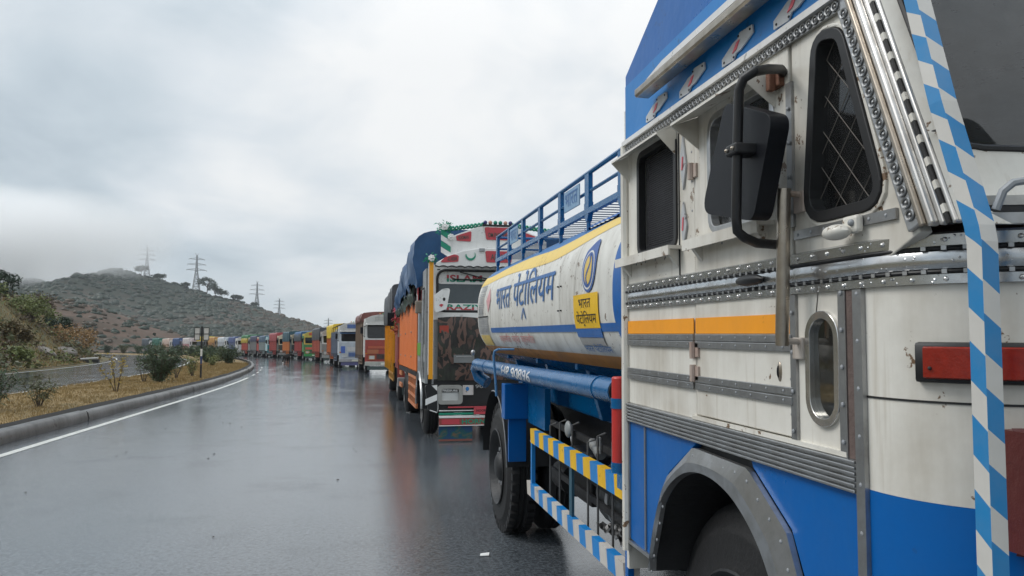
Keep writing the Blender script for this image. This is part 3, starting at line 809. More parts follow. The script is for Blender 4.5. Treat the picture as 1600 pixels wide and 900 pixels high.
def ledge(y0, y1, z, parent):
    b = TM(); b.box(1.045, 1.099, y0, y1, z-.012, z); b.box(1.045, 1.052, y0, y1, z-.034, z-.012)
    for y in (y0+.03, y1-.05): b.add([(1.099, y, z-.012), (1.05, y, z-.012), (1.099, y, z-.075), (1.099, y+.02, z-.012), (1.05, y+.02, z-.012), (1.099, y+.02, z-.075)], [(0, 1, 2), (3, 5, 4), (0, 3, 4, 1), (1, 4, 5, 2), (2, 5, 3, 0)])
    return tb(b, 'sill_ledge', WHITE, parent)
awning(2.54, 3.03, 2.395, rp_); ledge(2.50, 3.055, 1.962, rp_)
DIA = paint((.52, .54, .55), .45, .5, gcol=(.2, .2, .22), name='reflector_plate'); PINK = plain((.65, .12, .15), .5, 'red_reflector')
for zc, hh in ((2.245, .095), (2.035, .075)):
    d = tb(TM().plate([(2.478, zc-hh), (2.452, zc-.01), (2.478, zc+hh), (2.502, zc+.01)], [], sideo(.008), .006), 'diamond_reflector', DIA, rp_)
    tb(TM().plate([(2.484, zc-.025), (2.478, zc+.02), (2.470, zc+.02), (2.476, zc-.025)], [], sideo(.0105), .002), 'red_mark', PINK, d)
screws([(y, 1.935) for y in (2.95, 2.85, 2.75, 2.65, 2.55)]+[(2.42, 1.97+.1*i) for i in range(5)]+[(2.53, 1.99+.12*i) for i in range(4)], rp_)
tb(TM().box(1.097, 1.1, 2.52, 2.527, 1.86, 2.40), 'panel_seam', GASKET, rp_)
tb(TM().tube([(1.09, 3.055, .78), (1.09, 3.055, 2.44)], .018, 8), 'corner_strip', WHITE)

# door
dr = tb(TM().plate([(2.394, 1.392), (1.818, 1.392), (1.818, 2.43), (2.394, 2.43)], [W2], sideo(.004), .03), 'door', WHITE, bevel=.004)
window(W2, dr, ALU, .016)
awning(1.88, 2.36, 2.372, dr, .10); ledge(1.90, 2.385, 1.962, dr)
for z in (2.17, 1.50, 1.575):
    b = TM(); b.tube([(1.085, 2.397, z), (1.085, 2.397, z+.055)], .011, 8); b.box(1.088, 1.098, 2.365, 2.43, z+.006, z+.05)
    tb(b, 'hinge', paint((.55, .48, .42), .5, .8, gcol=(.22, .08, .05), name='rusty_white'), dr)
b = TM(); b.ball((1.075, 2.0, 1.806), (.016, .075, .016), 12, 8); b.tube([(1.098, 1.985, 1.806), (1.076, 1.985, 1.806)], .014)
tb(b, 'door_handle', BLACK, dr, smooth=True)
b = TM(); b.ball((1.096, 1.883, 1.557), (.006, .011, .027), 10, 6); tb(b, 'door_lock', BRASSY, dr, smooth=True)
b = TM(); b.ball((1.092, 1.883, 1.557), (.006, .0035, .017), 8, 6); tb(b, 'keyhole', BLACK, dr, smooth=True)
screws([(1.83, 1.45+.09*i) for i in range(3)]+[(2.2, 1.935), (2.05, 1.938), (1.95, 1.94)], dr, x=1.096)

# quarter panel in front of the door, upper and lower
LF = [(1.53, 1.79)]
OVAL = [(1.69+.056*cos(t)*(1), 1.573+(.072 if sin(t) > 0 else -.072)+.055*sin(t)) for t in [2*pi*i/32 for i in range(32)]]
qp = tb(TM().plate([(1.808, 1.375), (1.535, 1.375), (1.535, 1.78), (yA(1.86), 1.86), (yA(2.43), 2.43), (1.808, 2.43)], [W3, OVAL], side, .03), 'quarter_panel', WHITE, bevel=.003)
wf = window(W3, qp, GASKET, .020, .012, .04)
tb(TM().plate(off2(W3, .031), [off2(W3, .021)], sideo(.007), .012), 'window_rim', WHITE, qp, bevel=.003)
gr = TM()
def wire(y0, z0, y1, z1):
    pts = [(1.135+.003*sin(12*i), y0+(y1-y0)*i/8, z0+(z1-z0)*i/8) for i in range(9)]; gr.tube(pts, .0022, 4)
def clipw(a, c_):  # keep the diamond wires inside the opening
    seg = []
    for i in range(41):
        p = (a[0]+(c_[0]-a[0])*i/40, a[1]+(c_[1]-a[1])*i/40)
        lo = 1.735+(p[1]-1.945)*(-.12); hi = 1.465+(p[1]-1.945)*.335
        if 1.95 < p[1] < 2.37 and hi-.01 < p[0] < lo+.01: seg.append(p)
    if len(seg) > 2: gr.tube([(1.120, *seg[0]), (1.120, *seg[-1])], .0013, 4)
for k in range(-5, 7):
    clipw((1.40, 1.90+.098*k), (1.80, 2.36+.098*k)); clipw((1.80, 1.90+.098*k), (1.40, 2.36+.098*k))
tb(gr, 'diamond_grille', plain((.13, .115, .10), .7, 'grille_wire'), qp, fixn=False)
ov = tb(TM().plate(off2(OVAL, .012), [off2(OVAL, -.007)], sideo(.010), .024), 'oval_frame', CHROME, qp, smooth=True, bevel=.006)
om = TM(); OL_ = off2(OVAL, .002); ocz = 1.573
for k_ in (.02, .35, .7, 1.0): om.v += [Vector((1.104+.012*(ocz-z_)+.07*(ocz-z_)**2, y_, z_)) for y_, z_ in [(1.69+(p[0]-1.69)*k_, ocz+(p[1]-ocz)*k_) for p in OL_]]
for k_ in range(3): om.f += [(k_*32+j, k_*32+(j+1) % 32, k_*32+32+(j+1) % 32, k_*32+32+j) for j in range(32)]
tb(om, 'oval_mirror', metal((.20, .205, .20), .05, 'mirror_glass'), ov, smooth='all')
GREYS = metal((.40, .405, .41), .42, 'grey_strip')
# lower left wall between door and corner, vertical strips
tb(TM().box(1.092, 1.0995, 1.800, 1.826, 1.385, 1.755), 'vertical_strip', GREYS)
tb(TM().box(1.092, 1.0995, 1.800, 1.826, 1.93, 2.31), 'vertical_strip', GREYS)
tb(TM().box(1.091, 1.0995, 1.595, 1.622, 1.375, 1.755), 'vertical_strip', GREYS)
tb(TM().box(1.094, 1.0995, 1.565, 1.594, 1.375, 1.755), 'rust_gap', plain((.12, .085, .075), .7, 'rusty_primer', bump=.3, var=.6))
tb(TM().box(1.088, 1.0995, 1.534, 1.564, .70, 1.755), 'corner_strip', GREYS)
tb(TM().box(1.092, 1.0995, 1.42, 1.80, 1.895, 1.918), 'horizontal_strip', GREYS)
screws([(1.549, .8+.105*i) for i in range(10)]+[(1.608, 1.41+.085*i) for i in range(5)]+[(1.813, 1.41+.1*i) for i in range(4)]+[(1.813, 1.97+.09*i) for i in range(4)], tk, .006, 1.089)
screws([(1.45+.055*i, 1.9065) for i in range(7)], tk, .0045, 1.092)
b = TM(); b.box(1.072, 1.092, 1.52, 1.575, 1.88, 1.92); tb(b, 'knob_plate', WHITE, bevel=.008)
b = TM(); b.ball((1.06, 1.575, 1.885), (.026, .042, .018), 12, 8); tb(b, 'catch_knob', WHITE, smooth=True)
b = TM(); b.ball((1.07, 1.535, 1.902), (.008, .008, .008), 8, 6); tb(b, 'knob_screw', STEEL, smooth=True)

# belt moulding round the cab
bp = PER[1:-1]; bp = [(1.1, 3.04)]+PER[1:-2]+[(3.5, 3.04)]
bl = tb(TM().sweep(bp, [(0, 1.756), (.010, 1.757), (.010, 1.776), (.004, 1.777), (.004, 1.785), (.010, 1.787), (.0135, 1.797), (.0135, 1.812), (.010, 1.822), (.004, 1.824), (.004, 1.832), (.010, 1.833), (.011, 1.856), (0, 1.862)]), 'belt_moulding', ALUD, smooth=True)
for z in (1.781, 1.828): tb(TM().sweep(bp, [(.003, z-.0042), (.012, z-.0036), (.0142, z), (.012, z+.0036), (.003, z+.0042)]), 'rubber_bead', GASKET, bl, smooth=True)
def along(path, step, start=0.0):
    out = []; pos = 0.0; t = start
    for (a, c_) in zip(path, path[1:]):
        a, c_ = Vector(a), Vector(c_); L = (c_-a).length; d = (c_-a)/L
        while t <= pos+L: out.append((a+d*(t-pos), d)); t += step
        pos += L
    return out
cl_ = TM(); rv = TM()
for z in (1.781, 1.828):
    for i, (p, d) in enumerate(along(bp, .036)):
        if p.x > 1.5 or (1.25 < p.x) or (z > 1.8 and 1.42 < p.y < 1.80): continue
        o_ = Vector((d.y, -d.x, 0)); M = Matrix((o_, Vector((d.x, d.y, 0)), Vector((0, 0, 1)))).transposed()
        cl_.obox(Vector((p.x, p.y, z))+o_*.009, .0145, .0095, .0085, M)
for z in (1.766, 1.845):
    for p, d in along(bp, .062, .02):
        if p.x > 3: continue
        o_ = Vector((d.y, -d.x, 0)); rv.ball(Vector((p.x, p.y, z))+o_*.011, .0052, 7, 5)
tb(cl_, 'bead_clips', ALU, bl)['kind'] = 'stuff'; tb(rv, 'rivets', CHROME, bl, smooth='all')['kind'] = 'stuff'
# grey double bands and orange tape on the door and rear panel
for (ya, yb, par) in ((2.402, 3.035, rp_), (1.815, 2.392, dr)):
    for z in (1.610, 1.633, 1.474, 1.498):
        tb(TM().box(1.088, 1.0955, ya+.004, yb-.004, z, z+.0215), 'trim_band', GREYS, par, bevel=.002)
        screws([(ya+.04+i*.085, z+.011) for i in range(int((yb-ya)/.085))], par, .0042, 1.088)
    tb(TM().box(1.0925, 1.0955, ya+.003, yb-.003, 1.657, 1.708), 'orange_tape', ORANGE, par)
# ribbed sill
rb = tb(TM().box(1.094, 1.0995, 1.566, 3.055, 1.300, 1.376), 'ribbed_sill', ALU)
for i in range(6): tb(TM().box(1.083, 1.0945, 1.566, 3.05, 1.303+i*.0128, 1.3105+i*.0128), 'rib', ALU, rb, bevel=.002)
screws([(1.62+.12*i, 1.3195) for i in range(12)], rb, .0035, 1.0935)
tb(TM().box(1.090, 1.125, 1.60, 2.42, 1.3765, 1.388), 'sill_lip', WHITE)
# blue lower skirts round the wheel arch, polygonal aluminium flare
AO = [(2.78, .78), (2.62, 1.15), (2.40, 1.285), (2.04, 1.278), (1.845, 1.15), (1.785, 1.03), (1.76, .78)]
AI = [(2.755, .78)]+[(2.31+.44*cos(t)*(1 if t < pi/2 else 1.02), .80+.405*sin(t)) for t in [pi*i/18 for i in range(0, 19)]]+[(1.86, .78)]
sk = tb(TM().plate([(3.05, 1.30), (3.05, .83), (2.805, .815), (2.80, .81), (2.64, 1.16), (2.42, 1.29), (2.41, 1.30)], [], side, .03), 'rear_skirt', BLUE, bevel=.003)
for y in (2.86, 3.035): tb(TM().box(1.094, 1.0995, y-.006, y+.006, .83, 1.295), 'skirt_seam', GREYS, sk)
tb(TM().box(1.09, 1.0995, 2.76, 3.05, .812, .826), 'skirt_edge', ALU, sk)
fsk = tb(TM().plate([(2.05, 1.30), (2.04, 1.28), (1.845, 1.152), (1.78, 1.03), (1.765, .70), (1.535, .70), (1.535, 1.30)], [], side, .03), 'front_skirt', BLUE, bevel=.003)
fl = TM()
n = len(AI)
def polyarc(u):
    P = AO; d = [0]
    for a, c_ in zip(P, P[1:]): d.append(d[-1]+(Vector(c_)-Vector(a)).length)
    t = u*d[-1]
    for i in range(len(P)-1):
        if t <= d[i+1]+1e-9: f = (t-d[i])/(d[i+1]-d[i]); return Vector(P[i]).lerp(Vector(P[i+1]), f)
us = sorted(set([i/(n-1) for i in range(n)]))
k0 = len(fl.v)
def archpt(u, lv):
    o_ = polyarc(u); t = pi*u; i_ = Vector((2.31+.455*cos(t)*(1.0), .78+.43*sin(t)))
    xs = (1.099, 1.082, 1.070, 1.074, 1.10)[lv]; f = (0, .0, .55, .94, 1.0)[lv]
    p = o_.lerp(i_, f); return (xs, p.x, p.y)
fl.grid(lambda u, v: archpt(u, int(round(v*4))), 60, 4)
flo = tb(fl, 'wheel_arch_flare', ALU)
screws([tuple(polyarc(u).lerp(Vector((2.31, .8)), .05)) for u in [i/22 for i in range(23)]], flo, .006, 1.078)
b = TM(); b.grid(lambda u, v: (1.10+.5*v, 2.31+.455*cos(pi*u), .78+.43*sin(pi*u)), 24, 2); tb(b, 'wheel_well', DARK)
b = TM(); b.box(1.6, 1.62, 1.8, 2.85, .6, 1.3); tb(b, 'inner_wing', DARK)
# front corner panels (white over blue) and the far side
fp = [(1.1, 1.534)]+FRONT+[(3.5, 1.534)]
fw = tb(TM().sweep(fp, [(0, 1.318), (0, 1.757), (-.03, 1.757), (-.03, 1.318)]), 'front_panel', WHITE, smooth=True)
tb(TM().sweep(fp, [(.002, 1.517), (.002, 1.5215), (-.01, 1.5215), (-.01, 1.517)]), 'panel_joint', GASKET, fw)
tb(TM().sweep(fp, [(0, .62), (.001, 1.3175), (-.03, 1.3175), (-.03, .62)]), 'lower_front_panel', BLUE, smooth=True)
tb(TM().box(1.25, 3.35, 1.02, 1.2, .50, .78), 'bumper', BLUE, bevel=.02)
# red marker lamp wrapped round the corner
def fpt(i0, x, out):      # point on the front outline at a given x
    for a, c_ in zip(FRONT, FRONT[1:]):
        if a[0] <= x <= c_[0]:
            f = (x-a[0])/(c_[0]-a[0]); p = Vector(a).lerp(Vector(c_), f); d = (Vector(c_)-Vector(a)).normalized(); o_ = Vector((d.y, -d.x)); return p+o_*out
    return Vector(FRONT[0])
lp = [fpt(0, 1.128+.21*i/14, 0) for i in range(15)]
lb = tb(TM().sweep(lp, [(.0, 1.558), (.016, 1.560), (.020, 1.565), (.020, 1.633), (.016, 1.638), (0, 1.640)]), 'marker_lamp', GASKET, smooth=True)
li = [fpt(0, 1.135+.195*i/14, 0) for i in range(15)]
LENS = plain((.27, .018, .008), .22, 'red_lens', bump=.06, bscale=200, var=.4)
tb(TM().sweep(li, [(.02, 1.567), (.028, 1.570), (.028, 1.628), (.02, 1.631)]), 'lamp_lens', LENS, lb, smooth=True)
b = TM(); p = fpt(0, 1.142, .03); b.ball((p.x, p.y, 1.588), .004, 8, 6); p = fpt(0, 1.31, .03); b.ball((p.x, p.y, 1.588), .004, 8, 6); tb(b, 'lamp_screws', GASKET, lb)
# headlamp under a maroon cloth cover
MAR = plain((.10, .018, .016), .42, 'maroon_vinyl', bump=.3, bscale=25)
hl = tb(TM().box(1.23, 1.49, 1.235, 1.29, 1.27, 1.47), 'headlight', BLACK, bevel=.02)
b = TM().grid(lambda u, v: (1.205+.27*u, 1.205+.03*((u-.5)**2+(v-.5)**2)*4-.008*fbm(u*4, v*5, 3), 1.245+.235*v-.01*sin(pi*u)*(1-v)), 16, 16)
b.box(1.205, 1.475, 1.232, 1.29, 1.25, 1.475)
tb(b, 'headlight_cover', MAR, hl, smooth=True)
# A-pillar: ring trim, chrome gutter moulding, clip moulding, outer pillar, windscreen
def aline(dx, dy, z0=1.872, z1=2.62): return [(1.1+dx, yA(z0)+dy, z0), (1.1+dx, yA(z1)+dy, z1)]
PILM = metal((.66, .645, .62), .3, 'pillar_moulding')
def abar(dx, dy, w_, h_, name, m, z0=1.868, z1=2.62, **k):
    a, c_ = aline(dx, dy, z0, z1); return tb(TM().bar(a, c_, w_, h_, up=(1, 0, 0)), name, m, **k)
pil = abar(.0, .0, .040, .022, 'pillar_trim', ALU, bevel=.003)
abar(-.006, -.0255, .012, .022, 'pillar_moulding', BRASSY, bevel=.003)
abar(.002, -.042, .018, .022, 'pillar_moulding', PILM, bevel=.005)
abar(.010, -.059, .013, .016, 'pillar_moulding', PILM, bevel=.003)
ck = abar(.014, -.0705, .008, .016, 'clip_moulding', GASKET)
b = TM()
for i in range(15):
    z = 1.89+.05*i; b.bar((1.114, yA(z)-.0705, z), (1.114, yA(z+.017)-.0705, z+.017), .0088, .0168, up=(1, 0, 0))
tb(b, 'white_ticks', WHITE, ck)['kind'] = 'stuff'
abar(.020, -.0815, .012, .020, 'pillar_moulding', PILM, bevel=.004)
fpl = TM()
fpl.grid(lambda u, v: (lambda z: (1.116+(.028+.02*(1-min(1, (z-1.87)/.2)))*v, yA(z)-.0885-.022*v, z))(1.873+.75*u), 14, 3)
tb(fpl, 'front_pillar', WHITE, smooth=True)
tb(TM().box(1.115, 1.15, yA(2.06)-.112, yA(2.06)-.1, 2.058, 2.060), 'pillar_joint', GASKET)
def ws(x, z): return (x, yA(z)-.112-.06*max(0, 1-((x-2.3)/1.16)**2), z)
ww = tb(TM().grid(lambda u, v: ws(1.146+2.308*u, 2.025+.575*v), 16, 4), 'windscreen', glass('windscreen_glass', (.45, .50, .48)), smooth=True)
b = TM(); lp_ = [ws(1.146, 2.62), ws(1.146, 2.12), ws(1.150, 2.05), ws(1.165, 2.025), ws(1.20, 2.02)]+[ws(1.3+.2*i, 2.02) for i in range(11)]
b.tube(lp_, .0085, 8); tb(b, 'windscreen_rubber', GASKET, ww, smooth=True)
tb(TM().grid(lambda u, v: (lambda p: (p[0], p[1]-.003, p[2]))(ws(1.15+2.3*u, 1.862+.155*v)), 16, 3), 'scuttle_panel', WHITE, smooth=True)
tb(TM().sweep([(1.16, 1.27), (1.3, 1.222), (1.7, 1.18), (2.3, 1.165), (2.9, 1.18), (3.3, 1.222)], [(0, 1.885), (.014, 1.885), (.014, 1.897), (0, 1.897)]), 'front_bead', GASKET)
tb(TM().sweep([(1.16, 1.272), (1.3, 1.225), (1.7, 1.183), (2.3, 1.168), (2.9, 1.183), (3.3, 1.225)], [(0, 1.863), (.018, 1.863), (.018, 1.884), (0, 1.884)]), 'front_moulding', ALU)
tb(TM().sweep([(1.16, 1.272), (1.3, 1.225), (1.7, 1.183), (2.3, 1.168), (2.9, 1.183), (3.3, 1.225)], [(0, 1.898), (.018, 1.898), (.020, 1.916), (0, 1.918)]), 'front_moulding', PILM)
tb(TM().box(1.3, 3.3, 1.42, 1.75, 1.9, 1.98), 'dashboard', plain((.16, .07, .045), .7, 'tan_dashboard'), bevel=.03)
# wiper stub and its arm
b = TM(); b.tube([(1.40, 1.17, 1.90), (1.30, 1.165, 1.893), (1.235, 1.17, 1.890)], [.012, .010, .004], 8); tb(b, 'wiper_arm', BLACK, smooth=True)
# striped guard poles
def stripe_mat():
    m, nt, b, co = base_mat('blue_white_tape')
    u = node(nt, 'ShaderNodeAttribute', attribute_name='around').outputs['Fac']; z = node(nt, 'ShaderNodeAttribute', attribute_name='along').outputs['Fac']
    stp = math_(nt, 'GREATER_THAN', u, 0.0)
    q = math_(nt, 'ADD', z, math_(nt, 'MULTIPLY', u, .80))
    q = math_(nt, 'ADD', q, math_(nt, 'MULTIPLY', stp, .055))
    fr = math_(nt, 'FRACT', math_(nt, 'DIVIDE', q, .131))
    f = math_(nt, 'GREATER_THAN', fr, .46)
    nz = noise_n(nt, co, 30, 4)
    cc = mixc(nt, f, (.62, .60, .56), (.000, .21, .50))
    cc = mixc(nt, math_(nt, 'MULTIPLY', nz, .22), cc, (.3, .29, .26))
    nt.links.new(cc, b.inputs['Base Color']); b.inputs['Roughness'].default_value = .38
    bumped(nt, b, noise_n(nt, co, 20, 3), .1, .01)
    return m
TAPE = stripe_mat()
def gpole(pts, w_, name):
    b = TM(); r_ = w_/2; au = []; al = []; L = 0
    # dense along the length so the wrapped stripes stay straight
    P = [Vector(pts[0])]
    for a_, c_ in zip(pts, pts[1:]):
        n_ = max(1, int((Vector(c_)-Vector(a_)).length/.03)); P += [Vector(a_).lerp(Vector(c_), (i+1)/n_) for i in range(n_)]
    for i, p in enumerate(P):
        L += (p-P[i-1]).length if i else 0
        for (dx, dy, u) in ((-r_, r_, -w_), (-r_, -r_, -1e-5), (-r_, -r_, 1e-5), (r_, -r_, w_), (r_, r_, 2*w_), (-r_, r_, 3*w_)):
            b.v.append(p+Vector((dx, dy, 0))); au.append(u); al.append(L)
    for i in range(len(P)-1):
        for j in (0, 2, 3, 4): b.f.append((i*6+j, i*6+j+1, i*6+7+j, i*6+6+j))
    e = 6*(len(P)-1); b.f.append((e, e+1, e+3, e+4)); b.f.append((4, 3, 1, 0))
    o = b.build(name, TAPE, tk, fixn=False)
    for nm, d_ in (('around', au), ('along', al)):
        at = o.data.attributes.new(nm, 'FLOAT', 'POINT'); at.data.foreach_set('value', d_)
    return o
gpole([(1.094, 1.2, .70), (1.094, 1.2, 1.82), (1.094, 1.205, 1.85), (1.10, 1.29, 2.10), (1.14, 1.41, 2.40), (1.16, 1.48, 2.60)], .034, 'guard_pole')
gpole([(1.178, 1.16, .70), (1.178, 1.16, 1.90)], .030, 'guard_pole')
b = TM(); b.tube([(1.178, 1.16, 1.895), (1.174, 1.162, 1.915), (1.160, 1.17, 1.928), (1.145, 1.18, 1.926), (1.132, 1.19, 1.912), (1.125, 1.20, 1.88)], .0075, 8); tb(b, 'guard_hoop', STEEL, smooth=True)
# small front mirror at the pillar top
b = TM().plate(rpoly([(1.255, 2.10), (1.42, 2.12), (1.43, 2.38), (1.275, 2.36)], .045), [], lambda x, z, d: (x, 1.10+d-.2*(x-1.3)*0, z), .05); tb(b, 'front_mirror', BLACKP, bevel=.015)
b = TM().tube([(1.30, 1.15, 2.14), (1.27, 1.17, 2.06), (1.26, 1.21, 2.0)], .011, 8); tb(b, 'front_mirror_stalk', BLACK, smooth=True)

# ring trim along the eaves and down the pillar
rt = tb(TM().box(1.088, 1.0995, 1.585, 3.045, 2.408, 2.437), 'eave_trim', metal((.34, .345, .35), .4, 'dull_trim'))
tb(TM().box(1.075, 1.0995, 1.575, 3.05, 2.4375, 2.456), 'eave_lip', paint((.75, .74, .72), .3, .3, name='eave_white'))
tme = MB()
def torus(R_, r_, nu=14, nv=5):
    b = MB(); b.grid(lambda u, v: (r_*sin(2*pi*v), (R_+r_*cos(2*pi*v))*cos(2*pi*u), (R_+r_*cos(2*pi*v))*sin(2*pi*u)), nu, nv); return b
tor = torus(.0105, .0026); tor.ball((0, 0, 0), (.003, .0045, .0045), 6, 4)
RME = tor.build('trim_ring', metal((.40, .405, .41), .36, 'dull_ring'), mesh_only=True, smooth=True)
for i in range(55): inst('trim_ring', RME, rt, Matrix.Translation((1.086-TX, 1.60+.0263*i-TY, 2.4225)))
for i in range(20):
    z = 1.895+.0262*i; inst('trim_ring', RME, pil, Matrix.Translation((1.087-TX, yA(z)-.001-TY, z)))
# blue fascia with white reflector plates, gutter rail and tall crown board
SKYB = paint((.004, .19, .54), .42, .25, gcol=(.05, .14, .30), name='fascia_blue')
fa = tb(TM().plate([(3.07, 2.457), (3.07, 2.70), (1.62, 2.74), (1.575, 2.457)], [], side, .03), 'fascia_board', SKYB)
for i, (y, L) in enumerate(((2.715, .205), (2.40, .20), (2.085, .19), (1.785, .19))):
    h_ = .036
    pts = [(.5, -.85), (.12, -.95), (.04, -.5), (-.12, -.45), (-.5, .2), (-.48, .85), (-.10, 1.0), (-.02, .6), (.14, .5), (.5, -.2)]
    rf = tb(TM().plate([(y+p*L, 2.508+q*h_) for p, q in pts], [], sideo(.007), .005), 'reflector_plate', DIA, fa)
    tb(TM().plate([(y+.025, 2.495), (y-.0, 2.50), (y-.02, 2.522), (y+.0, 2.52)], [], sideo(.0095), .002), 'red_mark', PINK, rf)
    screws([(y+.42*L, 2.508-.6*h_), (y-.42*L, 2.508+.6*h_), (y+.1*L, 2.508-.7*h_), (y-.06*L, 2.508+.75*h_)], rf, .004, 1.092, m=BLACK)
b = TM(); b.bar((1.055, 2.76, 2.562), (1.055, 1.45, 2.566), .055, .014); b.bar((1.03, 2.76, 2.572), (1.03, 1.45, 2.574), .012, .026)
tb(b, 'gutter_rail', BRASSY, bevel=.004)
b = TM().add([(1.036, 2.66, 2.585), (1.036, 1.45, 2.60), (1.10, 1.45, 2.665), (1.10, 2.60, 2.63)], [(0, 1, 2, 3)]); b.add([(1.028, 2.66, 2.588), (1.028, 1.45, 2.592), (1.028, 1.45, 2.618), (1.028, 2.50, 2.608), (1.036, 2.66, 2.588), (1.036, 1.45, 2.592), (1.036, 1.45, 2.618), (1.036, 2.50, 2.608)], [(0, 1, 2, 3), (7, 6, 5, 4), (0, 4, 5, 1), (1, 5, 6, 2), (2, 6, 7, 3), (3, 7, 4, 0)])
tb(b, 'gutter_top', paint((.78, .77, .75), .3, .25, name='gutter_white'))
tb(TM().plate([(3.075, 2.40), (3.075, 2.745), (2.70, 2.93), (2.2, 3.16), (1.75, 3.25), (1.45, 3.22), (1.6, 2.60), (1.62, 2.46)], [], lambda y, z, d: (1.102+d, y, z), .025), 'crown_side', BLUE, bevel=.004)
tb(TM().plate([(3.075, 2.40), (3.075, 2.745), (2.70, 2.93), (2.2, 3.16), (1.75, 3.25), (1.45, 3.22), (1.6, 2.60), (1.62, 2.46)], [], lambda y, z, d: (3.473+d, y, z), .025), 'crown_side', BLUE, bevel=.004)
tb(TM().grid(lambda u, v: (1.13+2.34*u, 1.46+1.6*v, 3.22-.47*v**1.5+.1*sin(pi*u)), 10, 8), 'crown_cover', BLUE, smooth=True)
tb(TM().box(1.128, 3.472, 3.05, 3.074, 2.60, 2.745), 'crown_back', BLUE)
tb(TM().add([(1.13, 1.47, 3.21), (3.47, 1.47, 3.21), (3.47, 1.60, 2.60), (1.13, 1.60, 2.60)], [(0, 1, 2, 3)]), 'crown_front', BLUE)

# big side mirror, its arm and the steel grab rail
ML = rpoly([(2.055, 2.0), (1.765, 1.935), (1.665, 2.175), (1.905, 2.278)], [.045, .04, .04, .04], 7)
mir = tb(TM().plate(ML, [], lambda y, z, d: (.96+d, y, z), .05), 'side_mirror', BLACKP, bevel=.022, smooth=True)
arm = [(1.10, 1.845, 2.345), (1.07, 1.81, 2.343), (1.0, 1.75, 2.318), (.95, 1.725, 2.300), (.93, 1.745, 2.288), (.925, 1.76, 2.262), (.925, 1.773, 2.113), (.925, 1.784, 1.945), (.93, 1.788, 1.912), (.95, 1.79, 1.897), (1.0, 1.82, 1.888), (1.095, 1.875, 1.892)]
tb(TM().tube(arm, .0125, 12), 'mirror_arm', BLACK, smooth=True)
cb = tb(TM().box(.905, .965, 1.745, 1.80, 2.10, 2.128), 'mirror_clamp', BLACK, bevel=.005)
b = TM()
for y in (1.757, 1.788): b.ball((.903, y, 2.114), .0055, 8, 6)
tb(b, 'clamp_bolts', BRASSY, cb)
b = TM(); b.box(1.078, 1.0995, 1.835, 1.885, 2.31, 2.35); b.box(1.06, 1.08, 1.85, 1.87, 2.30, 2.355); tb(b, 'mirror_bracket', RUST, bevel=.004)
gl_ = tb(TM().tube([(1.035, 1.768, 1.627), (1.035, 1.746, 2.016)], .0165, 14), 'grab_rail', BRASSY, smooth=True)
for z, y in ((2.006, 1.745), (1.637, 1.762)):
    b = TM(); b.tube([(1.035, y, z), (1.06, y+.01, z), (1.092, y+.02, z)], .008, 8); b.box(1.086, 1.0995, y-.0, y+.045, z-.045, z+.01); tb(b, 'rail_bracket', paint((.5, .45, .4), .4, .8, gcol=(.25, .12, .06), name='stained_bracket'), gl_, bevel=.003)
# front axle wheels
wheel(tk, 1.19-TX, 2.31-TY, .59, .525, .27, -1, RIMD, lugs=False)
wheel(tk, 3.43-TX, 2.31-TY, .59, .525, .27, 1, RIMD)
b = TM().box(1.4, 3.2, 2.2, 2.42, .5, .66); tb(b, 'front_axle', DARK)

# ------------------------------------------------------------ the tank itself
TA, TB_, TZ, TN = 1.15, .555, 1.865, 2.9
def tprof(t):
    c_, s_ = cos(t), sin(t)
    return (TX-TA*abs(c_)**(2/TN)*(1 if c_ > 0 else -1), TZ+TB_*abs(s_)**(2/TN)*(1 if s_ > 0 else -1))
def tz(z):            # left flank point at height z
    q = max(-1, min(1, (z-TZ)/TB_)); return TX-TA*max(0, 1-abs(q)**TN)**(1/TN)
def tflank(y, z, out=0.0):
    e = .004; x = tz(z); dx = (tz(z+e)-tz(z-e))/(2*e)
    n_ = Vector((-1, 0, dx)).normalized()
    return (x+n_.x*out, y, z+n_.z*out)
YR, YF = 7.42, 3.16
def tshell(u, v):
    t = 2*pi*v-pi; x, z = tprof(t)
    if u < .1: k = .80+.20*math.sqrt(max(0, 1-(1-u/.1)**2)); y = YF-.16+.16*u/.1*1
    elif u > .9: k = .80+.20*math.sqrt(max(0, 1-((u-.9)/.1)**2)); y = YR+.16*(u-.9)/.1
    else: k = 1; y = YF+(YR-YF)*(u-.1)/.8
    return (TX+(x-TX)*k, y, TZ+(z-TZ)*k)
b = TM().grid(tshell, 40, 96)
for u in (0, 1):
    k = len(b.v); ring = [Vector(tshell(u, j/96)) for j in range(96)]; b.v += ring; b.f.append(tuple(range(k, k+96)))
tank = tb(b, 'tank_shell', WHITE2, smooth=True)
def band(name, m, y0, y1, z0, z1, out=.003, nu=24, nz=8, z0f=None, z1f=None, parent=tank):
    z0f = z0f or (lambda y: z0); z1f = z1f or (lambda y: z1)
    def fn(u, v):
        y = y0+(y1-y0)*u; return tflank(y, z0f(y)+(z1f(y)-z0f(y))*v, out)
    return tb(TM().grid(fn, nu, nz), name, m, parent, smooth=True)
TBL = paint((.01, .14, .38), .45, .35, gcol=(.12, .22, .36), name='tank_blue'); TYE = paint((.78, .56, .14), .5, .3, gcol=(.62, .50, .28), name='tank_yellow')
TOR = paint((.62, .26, .05), .5, .5, gcol=(.22, .14, .08), name='tank_orange')
wv = lambda y: 2.178-.058*smooth01((y-3.3)/1.4)+.014*sin(y*2.3)
wt = lambda y: 2.262-.035*smooth01((y-3.3)/2)-.035*abs(sin((y-3.4)*1.25))**3
band('blue_top_stripe', TBL, YF, YR, 0, 2.395, .0012, 60, 10, lambda y: wt(y)-.004, lambda y: 2.395)
